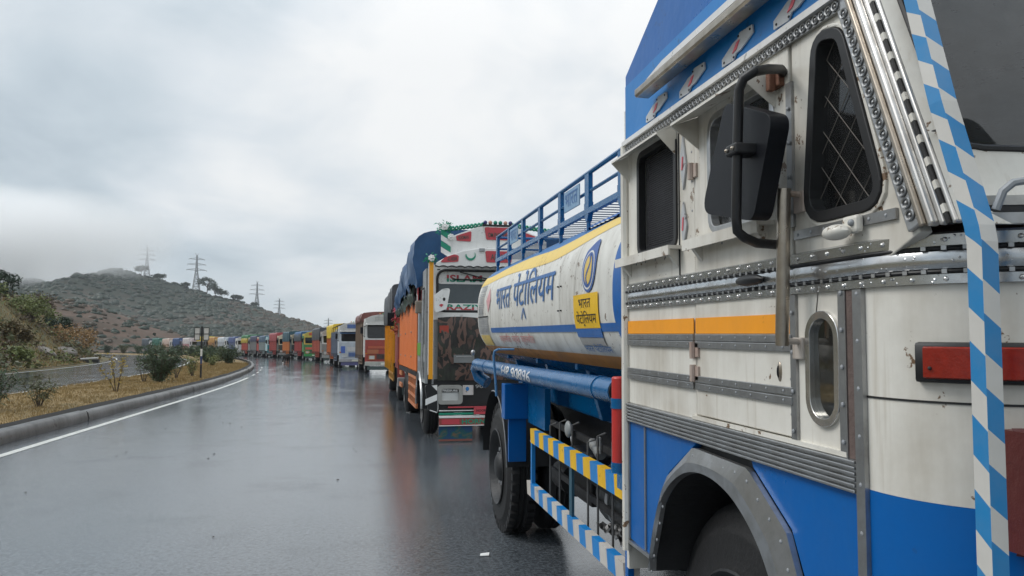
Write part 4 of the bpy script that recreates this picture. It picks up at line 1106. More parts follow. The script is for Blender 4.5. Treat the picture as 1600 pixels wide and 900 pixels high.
band('yellow_stripe', TYE, YF, YR, 0, 0, .0016, 60, 8, wv, wt)
band('blue_stripe', BLUE, YF+.2, 6.72, 1.668, 1.708, .0035, 40, 4)
band('orange_stripe', TOR, YF+.05, YR, 1.482, 1.548, .0035, 40, 6)
band('blue_belly', BLUE2, YF, YR, 1.345, 1.480, .003, 40, 8)
# blue leading end of the tank with a curved edge
def endfn(u, v):
    z = 1.49+.72*v; q = (z-1.83)/.34
    y1 = 3.385-.10*min(1, abs(q))**2; return tflank(YF+(y1-YF)*u, z, .0042)
tb(TM().grid(endfn, 6, 24), 'blue_end_band', BLUE, tank, smooth=True)
for y in (6.70, 5.55, 4.02, 4.34): tb(TM().grid(lambda u, v: tflank(y-.003+.006*u, 1.5+.66*v, .0014), 1, 26), 'weld_seam', plain((.50, .49, .45), .6, 'seam_dirt'), tank, smooth=True)
for y in (4.30, 4.36):
    for z in (1.93, 1.79): tb(TM().ball((tz(z)-.004, y, z), (.008, .007, .005), 8, 6), 'bracket_stub', DARK, tank)
tf = lambda u, v: tflank(-u, v, .0052)
INK = paint((.03, .13, .36), .45, .3, gcol=(.2, .28, .42), name='sign_blue')
def dev(word, u0, u1, v0, head, parent, m, bold=.006, off=.0052, name='lettering'):
    """Devanagari word; v0 baseline, head = headline height"""
    vs, fs = text2d(word, bold); xs = [p[0] for p in vs]
    k = (head-v0)/.622
    return lettering(word, lambda u, v: tflank(-u, v, off), u0, u1, v0, v0+k, m, parent, name, bold, .05, TO, box=(min(xs), max(xs), 0.0, 1.0))
dev('भारत', -6.41, -5.80, 1.862, 2.03, tank, INK)
dev('पेटोिलयम', -5.69, -4.45, 1.862, 2.03, tank, INK)
def stroke(pts, w_, off, m, parent, name='lettering'):
    b = TM()
    for (a, c_) in zip(pts, pts[1:]):
        a, c_ = Vector(a), Vector(c_); n_ = (c_-a).normalized(); n_ = Vector((-n_.y, n_.x))*w_/2
        k = 6; b.grid(lambda u, v: tflank(-(a.x+(c_.x-a.x)*u+n_.x*(2*v-1)), a.y+(c_.y-a.y)*u+n_.y*(2*v-1), off), k, 1)
    return tb(b, name, m, parent)
stroke([(-5.385, 1.762), (-5.315, 1.838), (-5.245, 1.762)], .020, .0052, INK, tank)
# emblem: pointed blue oval, white ring, yellow swirl
def emb(loop, off, m, parent, name):
    b = TM()
    vs = loop; k = 0; n_ = len(vs)
    c_ = (sum(p[0] for p in vs)/n_, sum(p[1] for p in vs)/n_)
    b.v = [Vector(tflank(-c_[0], c_[1], off))]+[Vector(tflank(-p[0], p[1], off)) for p in vs]+[Vector(tflank(-(c_[0]+(p[0]-c_[0])*.5), c_[1]+(p[1]-c_[1])*.5, off)) for p in vs]
    for i in range(n_):
        j = (i+1) % n_; b.f += [(1+i, 1+j, 1+n_+j, 1+n_+i), (0, 1+n_+i, 1+n_+j)]
    return tb(b, name, m, parent)
EC = (-3.765, 1.995)
def ovl(rx, rz_, cx=0, cz=0, tip=0.0):
    out = []
    for i in range(40):
        t = 2*pi*i/40; x_ = rx*cos(t); z_ = rz_*sin(t)
        if tip and sin(t) > .2 and cos(t) > -.6: x_ += tip*max(0, sin(t))**3*rx*.9; z_ += tip*max(0, cos(t)+.3)*rz_*.45*max(0, sin(t))
        out.append((EC[0]+cx+x_, EC[1]+cz+z_))
    return out
EB = paint((.03, .10, .34), .4, .2, name='emblem_blue'); EW = paint((.72, .72, .70), .4, .1, name='emblem_white'); EY = paint((.72, .50, .10), .4, .15, name='emblem_yellow')
em = emb(ovl(.118, .128, 0, 0, .38), .0050, EB, tank, 'emblem')
emb(ovl(.098, .100, -.006, -.014), .0058, EW, em, 'emblem_ring')
emb(ovl(.088, .090, -.006, -.014), .0066, EB, em, 'emblem_disc')
emb(ovl(.062, .074, -.006, -.014), .0074, EY, em, 'emblem_swirl')
SS = [(EC[0]-.006+.026*sin(2*pi*t)*1.0+.0, EC[1]-.014+.078*(1-2*t)) for t in [i/14 for i in range(15)]]
b = TM()
for (p0, p1) in zip(SS, SS[1:]):
    a_, c_ = Vector(p0), Vector(p1); n_ = (c_-a_).normalized(); n_ = Vector((-n_.y, n_.x))*.009
    b.grid(lambda u, v: tflank(-(a_.x+(c_.x-a_.x)*u+n_.x*(2*v-1)), a_.y+(c_.y-a_.y)*u+n_.y*(2*v-1), .0082), 1, 1)
tb(b, 'emblem_stroke', EB, em)
# yellow square with the same words, blue plate below
SQ = paint((.86, .52, .01), .45, .2, name='sign_yellow')
def qd(name, m, y0, y1, z0, z1, off, parent=tank):
    return tb(TM().grid(lambda u, v: tflank(y0+(y1-y0)*u, z0+(z1-z0)*v, off), 6, 8), name, m, parent, smooth=True)
sq = qd('sign_square', SQ, 4.03, 3.60, 1.686, 1.862, .0060)
dev('भारत', -3.93, -3.72, 1.792, 1.836, sq, BLACK, .004, .0075)
dev('पेटोिलयम', -3.985, -3.64, 1.712, 1.756, sq, BLACK, .004, .0075)
stroke([(-3.86, 1.698), (-3.848, 1.708), (-3.836, 1.698)], .006, .0075, BLACK, sq)
qd('blue_plate', BLUE, 4.03, 3.60, 1.640, 1.685, .0060)
qd('grey_patch', paint((.40, .39, .37), .5, .3, name='patch_grey'), 4.02, 3.61, 1.60, 1.638, .0045)  # flat grey patch just below the blue plate
PK = paint((.62, .26, .25), .5, .4, gcol=(.6, .5, .45), name='faded_red')
dev('ज्वलनशील', -6.40, -5.95, 1.595, 1.640, tank, PK, .012)
dev('अत्यंत', -5.90, -5.62, 1.595, 1.640, tank, PK, .012); dev('ज्वलनशील', -5.57, -5.14, 1.595, 1.640, tank, PK, .012)
dev('भारत पेटोिलयम', -4.0, -3.56, 1.568, 1.596, tank, INK, .006)
# hazard panel at the rear end: grey boxes, pink diamond, yellow patch
GP = paint((.40, .41, .42), .5, .3, name='faded_grey'); PD = paint((.66, .33, .34), .5, .3, gcol=(.6, .5, .5), name='faded_pink')
hz = TM()
def box_out(y0, y1, z0, z1, w_=.008):
    for (a, c_, d_, e) in ((y0, y1, z0, z0+w_), (y0, y1, z1-w_, z1), (y0, y0-w_*1.6, z0, z1), (y1+w_*1.6, y1, z0, z1)):
        hz.grid(lambda u, v: tflank(a+(c_-a)*u, d_+(e-d_)*v, .0052), 4, 6)
for (y0, y1, z0, z1) in ((7.30, 7.00, 2.02, 2.10), (7.34, 7.02, 1.92, 2.01), (7.36, 7.04, 1.82, 1.91), (7.36, 6.80, 1.735, 1.80), (7.36, 6.80, 1.66, 1.73)): box_out(y0, y1, z0, z1)
rr_ = random.Random(3)
for (y0, y1, z0, z1) in ((7.27, 7.03, 2.04, 2.085), (7.31, 7.05, 1.935, 1.995), (7.33, 7.07, 1.835, 1.895), (7.33, 6.84, 1.745, 1.79), (7.33, 6.84, 1.67, 1.72)):
    y = y0
    while y > y1+.03:
        dw = rr_.uniform(.02, .05); hz.grid(lambda u, v: tflank(y-dw*u, z0+(z1-z0)*v, .0052), 1, 4); y -= dw+.018
tb(hz, 'hazard_panel', GP, tank, fixn=False)
stroke([(-7.36, 1.812), (-6.80, 1.812)], .012, .0054, BLACK, tank, 'panel_rule')
emb([(-6.90, 1.955), (-6.79, 2.065), (-6.68, 1.955), (-6.79, 1.845)], .0052, PD, tank, 'hazard_diamond')
qd('yellow_patch', TYE, 7.35, 6.86, 1.555, 1.645, .0050)
# saddle, straps and supports under the tank
b = TM(); b.box(1.55, 3.05, 3.2, 7.4, 1.10, 1.40); tb(b, 'tank_cradle', BLUE2, bevel=.02)
for y in (3.42, 4.55, 5.6, 6.72):
    b = TM(); b.add([(1.36, y-.03, 1.50), (1.36, y+.03, 1.50), (1.47, y+.03, 1.13), (1.47, y-.03, 1.13), (1.75, y-.03, 1.42), (1.75, y+.03, 1.42), (1.75, y+.03, 1.10), (1.75, y-.03, 1.10)],
        [(0, 1, 2, 3), (4, 7, 6, 5), (0, 4, 5, 1), (3, 2, 6, 7), (0, 3, 7, 4), (1, 5, 6, 2)])
    b.box(1.31, 1.37, y-.025, y+.025, 1.44, 1.55)
    tb(b, 'tank_bracket', BLUE2, bevel=.004)
# long hose tube with elbow and lettering
TUX, TUZ, TUR = 1.17, 1.375, .058
ho = tb(TM().tube([(TUX, 3.36, TUZ+.02), (TUX, 5.0, TUZ), (TUX, 7.55, TUZ-.02)], TUR, 20), 'hose_tube', BLUE2, smooth=True)
for y in (3.62, 6.9): tb(TM().tube([(TUX, y-.012, TUZ+.018 if y < 5 else TUZ-.016), (TUX, y+.012, TUZ+.018 if y < 5 else TUZ-.016)], TUR+.004, 20), 'tube_ring', BLUE2, ho, smooth=True)
tb(TM().tube([(TUX, 3.35, TUZ+.02), (TUX, 3.362, TUZ+.02)], TUR*.93, 16), 'tube_cap', DARK, ho)
tb(TM().tube([(TUX, 7.5, TUZ-.02), (TUX+.0, 7.62, TUZ-.06), (TUX+.03, 7.62, TUZ-.15), (TUX+.10, 7.55, TUZ-.20)], .06, 14), 'tube_elbow', BLUE2, ho, smooth=True)
def tubef(u, v): a = (v-.02)/TUR; return (TUX-(TUR+.002)*cos(a), -u, TUZ+(TUR+.002)*sin(a))
lettering('HP 90896', tubef, -5.97, -4.95, -.022, .058, paint((.70, .70, .68), .5, .5, gcol=(.02, .12, .4), name='worn_white'), ho, bold=.02, maxlen=.03, off=TO)
b = TM(); b.tube([(1.10, 6.02, 1.535), (1.075, 6.05, 1.52), (1.07, 6.07, 1.48), (1.09, 6.09, 1.28), (1.10, 6.10, 1.16)], .010, 8); b.tube([(1.10, 6.02, 1.535), (1.22, 5.98, 1.535)], .009, 8); tb(b, 'filler_handle', paint((.10, .27, .50), .35, .4, name='pale_blue'), smooth=True)
b = TM(); b.ball((1.13, 7.58, 1.47), (.022, .015, .028), 12, 8); tb(b, 'rear_mirror', ALU, smooth=True)
# walkway and handrail
RX = 1.315
wk = tb(TM().bar((RX, 3.1, 2.372), (RX, 7.3, 2.36), .03, .032), 'walkway_beam', BLUE2)
wk2 = tb(TM().bar((1.75, 3.1, 2.43), (1.75, 7.3, 2.43), .03, .03), 'walkway_beam', BLUE2)
SLm = MB().box(-.20, .20, -.010, .010, -.0015, .0015).build('walkway_slat', paint((.004, .05, .13), .5, .3, name='slat_blue'), mesh_only=True)
for i in range(47): inst('walkway_slat', SLm, wk, Matrix.Translation((RX+.2-TX, 3.2+.088*i-TY, 2.378)) @ Matrix.Rotation(radians(-.5), 4, 'Y'))
RAIL = tb(TM().tube([(RX, 3.05, 2.60), (RX, 7.27, 2.585)], .014, 8), 'handrail', BLUE2, smooth=True)
tb(TM().tube([(RX, 3.05, 2.49), (RX, 7.27, 2.475)], .010, 6), 'middle_rail', BLUE2, smooth=True)
for i, y in enumerate((3.17, 3.72, 4.30, 4.92, 5.5, 6.1, 6.68, 7.25)):
    b = TM(); w_ = .032 if i != 2 else .04
    b.box(RX-.012, RX+.014, y-w_, y+w_, 2.40, 2.595)
    b.add([(RX-.014, y-w_*1.1, 2.42), (RX-.014, y+w_*1.1, 2.42), (RX-.014, y+w_*1.1, 2.36), (RX-.014, y+.012, 2.31), (RX-.014, y-.012, 2.31), (RX-.014, y-w_*1.1, 2.36)]+[(RX+.016, y-w_*1.1, 2.42), (RX+.016, y+w_*1.1, 2.42), (RX+.016, y+w_*1.1, 2.36), (RX+.016, y+.012, 2.31), (RX+.016, y-.012, 2.31), (RX+.016, y-w_*1.1, 2.36)],
          [(0, 1, 2, 3, 4, 5), (11, 10, 9, 8, 7, 6)]+[(k, 6+k, 6+(k+1) % 6, (k+1) % 6) for k in range(6)])
    po = tb(b, 'rail_post', BLUE2)
    tb(TM().tube([(RX, y, 2.35), (RX-.0, y, 2.21)], .013, 6), 'post_foot', BLUE2, po, smooth=True)
b = TM(); b.tube([(RX, 7.25, 2.58), (3.0, 7.25, 2.58)], .013, 6); b.tube([(RX, 7.25, 2.47), (3.0, 7.25, 2.47)], .010, 6); b.tube([(3.0, 7.25, 2.35), (3.0, 7.25, 2.58)], .018, 6); tb(b, 'rear_rail', BLUE2, smooth=True)
tb(TM().tube([(3.28, 3.1, 2.60), (3.28, 7.27, 2.585)], .014, 8), 'handrail', BLUE2, smooth=True)
PLT = paint((.20, .36, .55), .5, .8, gcol=(.34, .42, .50), name='worn_name_plate')
for (y0, y1) in ((4.74, 4.40), (6.52, 6.20)):
    pl = tb(TM().box(RX-.028, RX-.02, y1, y0, 2.425, 2.555), 'name_plate', PLT, bevel=.002)
    lettering('भारत', lambda u, v: (RX-.0295, -u, v), -y0+.03, -y1-.03, 2.45, 2.535, INK, pl, bold=.01, off=TO)
b = TM(); b.grid(lambda u, v: (lambda p: (p[0]-.004-.012*abs(sin(u*38)), p[1], p[2]))(tflank(3.2+1.2*u, 2.26+.10*v, .01)), 60, 4); tb(b, 'folded_tarpaulin', paint((.03, .16, .50), .4, .2, name='blue_tarp'), smooth=True)
# chassis below the tank, mudguards and rear wheels
tb(TM().box(1.85, 2.0, 1.7, 7.4, .78, 1.02), 'chassis_rail', DARK); tb(TM().box(2.6, 2.75, 1.7, 7.4, .78, 1.02), 'chassis_rail', DARK)
mg = tb(TM().box(1.12, 1.46, 5.86, 5.99, 1.0, 1.27), 'rear_mudguard', BLUE, bevel=.006)
tb(TM().box(1.16, 1.30, 5.90, 5.93, .67, 1.02), 'mud_flap', BLUE, bevel=.004)
tb(TM().box(1.30, 1.34, 5.30, 5.84, .98, 1.27), 'wing_panel', BLUE2)
tb(TM().box(2.85, 3.35, 2.75, 5.75, .06, 1.15), 'far_side_light_block', DARK)  # added dark box, out of view, keeps daylight from passing under the chassis
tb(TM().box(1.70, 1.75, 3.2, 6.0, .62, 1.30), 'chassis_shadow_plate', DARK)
tb(TM().grid(lambda u, v: (1.16+.42*v, 6.55+.58*cos(pi*u*.95+.05), .55+.62*sin(pi*u*.95+.05)), 20, 2), 'wheel_hood', DARK, smooth=True)
tb(TM().tube([(1.16, 6.55+.58*cos(pi*u/20*.95+.05), .55+.62*sin(pi*u/20*.95+.05)) for u in range(9, 21)], .006, 6), 'hood_edge', GREYS)
for sx, sd_ in ((1.185, -1), (3.40, 1)):
    wheel(tk, sx-TX, 6.55-TY, .53, .53, .26, sd_, RIMD)
    wheel(tk, sx-sd_*.30-TX, 6.55-TY, .53, .53, .26, sd_, RIMD, lugs=False)
tb(TM().tube([(1.4, 6.55, .53), (3.2, 6.55, .53)], .08, 10), 'rear_axle', DARK)
# striped side guard: each painted block its own piece
SGB = paint((.004, .22, .60), .38, .25, gcol=(.06, .12, .2), name='guard_blue'); SGW = paint((.62, .59, .55), .42, .5, gcol=(.3, .22, .16), name='guard_white')
sg = tb(TM().box(1.135, 1.16, 3.12, 5.04, .945, .955), 'side_guard', SGB)
def stripe_bar(z0, z1, ya, yb, n_, ma, mb_, sl=.02):
    st = (yb-ya)/n_
    for i in range(n_):
        y0, y1 = ya+i*st, ya+(i+1)*st-.0008
        b = TM(); b.add([(1.128, y0-sl, z0), (1.128, y1-sl, z0), (1.128, y1+sl, z1), (1.128, y0+sl, z1), (1.165, y0-sl, z0), (1.165, y1-sl, z0), (1.165, y1+sl, z1), (1.165, y0+sl, z1)],
              [(0, 1, 2, 3), (7, 6, 5, 4), (0, 4, 5, 1), (1, 5, 6, 2), (2, 6, 7, 3), (3, 7, 4, 0)])
        tb(b, 'guard_block', ma if i % 2 == 0 else mb_, sg)
stripe_bar(.945, 1.035, 3.20, 5.00, 15, YELLOW, SGB, .006); stripe_bar(.595, .68, 3.20, 5.10, 17, SGW, SGB, .010)
tb(TM().box(1.13, 1.163, 3.135, 3.185, .80, 1.03), 'guard_post', YELLOW, sg); tb(TM().box(1.13, 1.163, 3.10, 3.18, .58, .79), 'guard_post', SGW, sg)
tb(TM().box(1.135, 1.158, 4.985, 5.02, .68, .95), 'guard_post', SGB, sg); tb(TM().box(1.14, 1.155, 4.05, 4.10, .67, .95), 'guard_post', paint((.02, .09, .14), .5, .3, name='dark_teal'), sg)
b = TM()
for y in (3.35, 3.55, 3.78, 3.95, 4.25, 4.52, 4.75): b.tube([(1.20, y, .60), (1.20, y, 1.12+.04*sin(y*9)), (1.23, y-.04, 1.14+.04*sin(y*9))], .006, 6)
tb(b, 'tie_rods', plain((.10, .10, .10), .5, 'dull_rod'))
for z in (.76, .86, 1.06): tb(TM().bar((1.26, 3.2, z), (1.26, 4.95, z+.02), .02, .035), 'inner_rail', DARK)
tb(TM().tube([(1.46, 3.25, .80), (1.46, 4.05, .80)], .19, 24), 'fuel_cylinder', plain((.035, .038, .04), .35, 'grimy_tank', bump=.1, metal=.4), smooth=True, bevel=.01)
for y in (3.4, 3.85): tb(TM().tube([(1.46, y-.02, .80), (1.46, y+.02, .80)], .197, 24), 'tank_strap', STEEL, smooth=True)
tb(TM().box(1.28, 1.62, 4.15, 4.60, .70, .98), 'battery_box', DARK, bevel=.01)
tb(TM().tube([(1.36, 4.72, .74), (1.36, 4.98, .74)], .10, 16), 'air_cylinder', DARK, smooth=True)
b = TM(); b.ball((1.22, 4.40, 1.10), (.02, .05, .05), 12, 8); tb(b, 'round_reflector', paint((.30, .32, .32), .4, .7, name='reflector_grey'), smooth=True)
b = TM(); b.tube([(1.25, 4.0, 1.07), (1.25, 3.88, 1.03)], .03, 10); b.tube([(1.25, 4.05, 1.08), (1.25, 4.0, 1.07)], [.015, .03], 10); b.tube([(1.24, 3.93, 1.06), (1.24, 3.9, 1.12), (1.24, 3.86, 1.12), (1.24, 3.86, 1.04)], .006, 6); tb(b, 'work_lamp', paint((.25, .26, .26), .4, .7, name='lamp_grey'), smooth=True)
b = TM(); b.grid(lambda u, v: (1.21+.1*v, 3.3+.55*u, .69+.025*fbm(u*9, v*4, 2)), 30, 8); tb(b, 'crumpled_foil', metal((.16, .16, .16), .4, 'foil'))
ex = tb(TM().tube([(1.125, 3.235, 1.085), (1.125, 3.235, 1.47)], .034, 14), 'fire_extinguisher', RED, smooth=True, bevel=.008)
for z in (1.355, 1.08): tb(TM().tube([(1.125, 3.235, z-.022), (1.125, 3.235, z+.022)], .038, 14), 'extinguisher_clamp', BLUE2, ex, smooth=True)
tb(TM().box(1.10, 1.16, 3.10, 3.20, 1.0, 1.06), 'extinguisher_tray', BLUE2)
b = TM(); b.box(1.2, 2.0, 3.08, 3.14, .95, 1.3); b.box(1.11, 1.135, 3.095, 3.13, .55, 1.3); tb(b, 'rear_cab_frame', BLUE)

# ------------------------------------------------------------ lorries of the queue
def P_(c, g=.3): return paint(c, .45, g, name='lorry_paint')
def cloth(c):
    key = ('c', tuple(c))
    if key in _mc: return _mc[key]
    m, nt, b, co = base_mat('tarpaulin')
    n = noise_n(nt, co, 3, 5, .6); cc = mixc(nt, n, tuple(x*.55 for x in c), tuple(min(1, x*1.5+.01) for x in c))
    nt.links.new(cc, b.inputs['Base Color']); b.inputs['Roughness'].default_value = .38
    bumped(nt, b, noise_n(nt, co, 5, 5, .6, (1, .5, .3), 1.0), .5, .06)
    _mc[key] = m; return m
def tarp(parent, y0, y1, w_, zb, zt, m, seed=0, bulge=.06, zt1=None, name='tarpaulin', nu=30, amp=.05, rnd_=.35, zb1=None):
    zt1 = zt if zt1 is None else zt1; zb1 = zb if zb1 is None else zb1
    def fn(u, v):
        y = y0+(y1-y0)*u; top = zt+(zt1-zt)*u; bot = zb+(zb1-zb)*u
        t = v*2-1; a = abs(t); sg = 1 if t > 0 else -1
        H = max(.05, top-bot); r_ = min(rnd_, H*.8)
        # profile: straight side, rounded shoulder, slightly domed top
        if a > .55: k = (1-a)/.45; x = w_+bulge*sin(pi*k); z = bot+(H-r_)*k
        elif a > .3: k = (.55-a)/.25*pi/2; x = w_-r_+r_*cos(k)+0; z = top-r_+r_*sin(k)
        else: x = (w_-r_)*a/.3; z = top+.06*cos(a/.3*pi/2)
        wr = amp*(fbm(y*1.3+seed, t*3, seed*3.1, 3)+.6*fbm(y*4+seed, t*1.5+y, seed, 2)); e = min(1, 6*min(u, 1-u)+.3)
        if a > .9: z += .10*fbm(y*1.7, seed, sg)+.05*sin(y*5+seed)
        return (sg*(x+wr*(.6 if a < .5 else 1)), y+wr*.4, z+wr*(1 if a < .55 else .25))
    b = MB().grid(fn, nu, 28)
    for u in (0, 1):      # gathered ends
        k = len(b.v); b.v += [Vector(fn(u, j/28)) for j in range(29)]; c_ = len(b.v); b.v.append(Vector((0, (y0 if u == 0 else y1)+(-.04 if u == 0 else .04), (zb+zt)/2)))
        b.f += [(k+j, k+j+1, c_) for j in range(28)]
    return b.build(name, m, parent, smooth='all')
def simple_wheel(parent, x, y, r, wd, sd_, hub):
    wt = D.objects.new('wheel', None); COL.objects.link(wt); wt.parent = parent; wt.location = (x, y, r)
    MB().lathe([(0, .55*r), (-sd_*.0, .86*r), (-sd_*.03, .96*r), (-sd_*.06, r), (-sd_*(wd-.05), r), (-sd_*wd, .9*r), (-sd_*wd, .5*r)], (0, 0, 0), 'X', 22).build('tyre', RUBBER, wt, smooth=True)
    MB().lathe([(sd_*.005, .56*r), (-sd_*.05, .50*r), (-sd_*.07, .30*r), (-sd_*.01, .24*r), (sd_*.01, 0)], (0, 0, 0), 'X', 18).build('rim', hub, wt, smooth=True)
    return wt
LAMP = plain((.55, .56, .55), .15, 'lamp_glass', var=.1)
PLATE = plain((.62, .60, .50), .5, 'number_plate', var=.1)
def lorry(label, loc, rz, o, group='lorries queued along the road'):
    t = thing('lorry', loc, label, 'lorry', rz=rz, group=group)
    L = o.get('L', 8.2); H = o.get('H', 3.5); W = o.get('W', 1.2); rndm = random.Random(o.get('seed', 1))
    low, up, crown, body = P_(o['low']), P_(o['up']), P_(o['crown']), P_(o['body'])
    acc = P_(o.get('acc', (.6, .5, .05))); bump = P_(o.get('bump', (.3, .3, .3)))
    MB().box(-.45, .45, .5, L-.1, .62, .86).build('chassis', DARK, t)
    hub = P_(o.get('hub', (.2, .2, .2)), .7)
    for sx in (-1, 1):
        simple_wheel(t, sx*(W-.08), 1.25, .5, .27, sx, hub); simple_wheel(t, sx*(W-.05), L-2.0, .5, .5, sx, hub)
        if L > 9: simple_wheel(t, sx*(W-.05), L-3.2, .5, .5, sx, hub)
    # cab: front wall with a window hole, side walls with door windows, roof and back
    ws0, ws1 = o.get('ws', (1.95, 2.66)); zc = ws1+.17; kz = zc-2.62; ww_ = W-.17
    fn = lambda x, z, d: (x, .18+d+.10*max(0, z-1.6), z)
    hole = rect(-ww_, ws0, ww_, ws1, .12)
    MB().plate([(-W+.03, ws0-.12), (W-.03, ws0-.12), (W-.03, zc), (-W+.03, zc)], [hole], fn, .05).build('windscreen_surround', up, t)
    MB().plate(rect(-W+.03, .62, W-.03, ws0-.123), [], fn, .05).build('front_panel', low, t, bevel=.02)
    MB().plate(off2(hole, -.0), [], lambda x, z, d: fn(x, z, d+.03), .01).build('windscreen', DGLASS, t)
    if o.get('rub'): MB().tube([fn(x, z, -.012) for x, z in hole]+[fn(*hole[0], -.012)], .022, 6).build('windscreen_rubber', GASKET, t)
    for sx in (-1, 1):
        sf = lambda y, z, d, sx=sx: (sx*(W-.03-d), y, z)
        dwin = rect(.55, ws0, 1.25, ws1-.05, .08)
        sw = MB().plate([(.24, .95), (1.75, .95), (1.75, zc), (.33, zc)], [dwin], sf, .04).build('cab_side', up if o.get('sideup') else low, t)
        MB().plate(off2(dwin, .01), [], lambda y, z, d, sx=sx: (sx*(W-.055-d), y, z), .01).build('side_window', DGLASS, sw)
        MB().box(sx*(W-.022), sx*(W-.028), .5, .515, 1.0, 2.5).build('door_seam', GASKET, sw)
        arm = MB().tube([(sx*(W-.04), .3, 2.35+kz), (sx*(W+.16), .12, 2.38+kz), (sx*(W+.18), .10, 1.85+kz), (sx*(W-.03), .3, 1.75+kz)], .016, 6).build('mirror_arm', BLACK, t)
        MB().box(sx*(W+.18)-.09, sx*(W+.18)+.09, .06, .10, 1.92+kz, 2.30+kz).build('mirror', BLACKP, arm, bevel=.02)
        hx = sx*(W-.42)
        hb = MB().plate(rect(hx-.20, .80, hx+.20, 1.08, .05), [rect(hx-.15, .84, hx+.15, 1.04, .03)], lambda x, z, d: (x, .12+d, z), .06).build('headlight', P_(o.get('hl', (.5, .5, .48))), t)
        MB().box(hx-.155, hx+.155, .145, .17, .835, 1.045).build('lens', LAMP, hb)
        MB().box(sx*(W-.10)-.06, sx*(W-.10)+.06, .14, .18, 1.12, 1.20).build('indicator', plain((.5, .16, .01), .3, 'amber_lens'), t)
        MB().grid(lambda u, v, sx=sx: (sx*(W-.02-.30*v), 1.25+.60*cos(pi*u), .52+.58*sin(pi*u)), 12, 2).build('mudguard', low if o.get('mgc') else DARK, t)
    MB().plate([(-W+.05, zc), (W-.05, zc), (W-.05, zc+.04), (-W+.05, zc+.04)], [], lambda x, z, d: (x, .30+d, z), 1.48).build('cab_roof', up, t)
    MB().box(-W+.03, W-.03, 1.74, 1.78, .95, zc).build('cab_back', low, t)
    MB().box(-W+.1, W-.1, .25, 1.7, .9, .95).build('cab_floor', DARK, t)
    # grille, bumper, plate and valance
    gr_ = MB()
    for i in range(5): gr_.box(-.50, .50, .125, .17, .86+.06*i, .895+.06*i)
    gr_.build('grille', P_(o.get('grille', (.06, .06, .06))), t)
    bu = MB().box(-W+.02, W-.02, -.02, .16, .46, .70).build('bumper', bump, t, bevel=.025)
    MB().box(-.27, .27, -.028, -.021, .51, .63).build('number_plate', PLATE if not o.get('wplate') else WHITE, bu)
    for (x0, x1, z0, z1, c) in o.get('front', ()):   # painted boards on the front
        MB().plate(rect(x0, z0, x1, z1, .03), [], lambda x, z, d: fn(x, z, d-.022), .016).build('painted_board', P_(c, .2), t)
    for i in range(o.get('mflap', 1)):
        MB().box(-W+.15, W-.15, .02, .04, .22, .44).build('valance', P_(o.get('val', (.05, .08, .08))), t)
    # visor and crown board over the windscreen
    vz = MB(); vz.add([(-W+.06, .30, 2.56+kz), (W-.06, .30, 2.56+kz), (W-.02, -.02, 2.47+kz), (-W+.02, -.02, 2.47+kz), (-W+.06, .30, 2.52+kz), (W-.06, .30, 2.52+kz), (W-.02, -.02, 2.43+kz), (-W+.02, -.02, 2.43+kz)],
        [(0, 1, 2, 3), (7, 6, 5, 4), (0, 4, 5, 1), (1, 5, 6, 2), (2, 6, 7, 3), (3, 7, 4, 0)])
    vz.build('visor', crown, t)
    ch = o.get('ch', .5); cw = W-.05
    cf = lambda x, z, d: (x, .12+d-.10*(z-kz-2.6), z)
    cpl = [(-cw, 2.55+kz), (cw, 2.55+kz), (cw, 2.62+kz+ch*.45), (cw*.72, 2.62+kz+ch*.8), (cw*.3, 2.62+kz+ch), (-cw*.3, 2.62+kz+ch), (-cw*.72, 2.62+kz+ch*.8), (-cw, 2.62+kz+ch*.45)]
    cr = MB().plate(cpl, [], cf, .08).build('crown_board', crown, t, bevel=.015)
    MB().plate(rect(-cw*.55, 2.68+kz, cw*.55, 2.62+kz+ch*.7, .04), [], lambda x, z, d: cf(x, z, d-.015), .012).build('painted_panel', acc, cr)
    nb = o.get('bulbs', 5)
    for i in range(nb): MB().ball((-.35+.7*i/max(1, nb-1), .10-.1*ch, 2.66+kz+ch), .04, 8, 6).build('crown_lamp', P_([(.6, .25, .05), (.05, .3, .1), (.1, .15, .5)][i % 3], .1), cr, smooth='all')
    for sx in (-1, 1): MB().plate([(.15, 2.66+kz), (1.7, 2.66+kz), (1.7, 2.62+kz+ch*.5), (.10, 2.62+kz+ch*.45)], [], lambda y, z, d, sx=sx: (sx*(cw-d), y, z), .05).build('crown_side', crown, cr)
    # load body: framed sides, posts and planks
    b0 = 1.98; bh = o.get('bh', 2.5)
    bd = thing_part('load_body', t)
    MB().box(-W, W, b0, L, .98, 1.06).build('bed', DARK, bd)
    for sx in (-1, 1):
        n = 5; st = (bh-1.06)/n
        for i in range(n): MB().box(sx*W, sx*(W-.05), b0, L, 1.06+i*st+.006, 1.06+(i+1)*st-.006).build('plank', body, bd)
        for i in range(6): y = b0+.05+(L-b0-.15)*i/5; MB().box(sx*(W-.004), sx*(W+.05), y, y+.07, .80, bh+.01).build('side_post', body if not o.get('posts') else P_(o['posts']), bd)
        sg_ = MB()
        for z in (.50, .70, .90): sg_.box(sx*(W-.01), sx*(W-.04), 2.3, L-2.8, z, z+.05)
        for i in range(5): y = 2.3+(L-5.15)*i/4; sg_.box(sx*W, sx*(W-.05), y, y+.05, .5, .99)
        sg_.build('side_guard', P_(o.get('guard', o['body'])), t)
    for i in range(5): MB().box(-W+.05, W-.05, b0, b0+.05, 1.06+i*(bh-1.06)/5+.006, 1.06+(i+1)*(bh-1.06)/5-.006).build('plank', body, bd)
    MB().box(-W, W, L-.05, L, 1.06, bh).build('tail_board', body, bd)
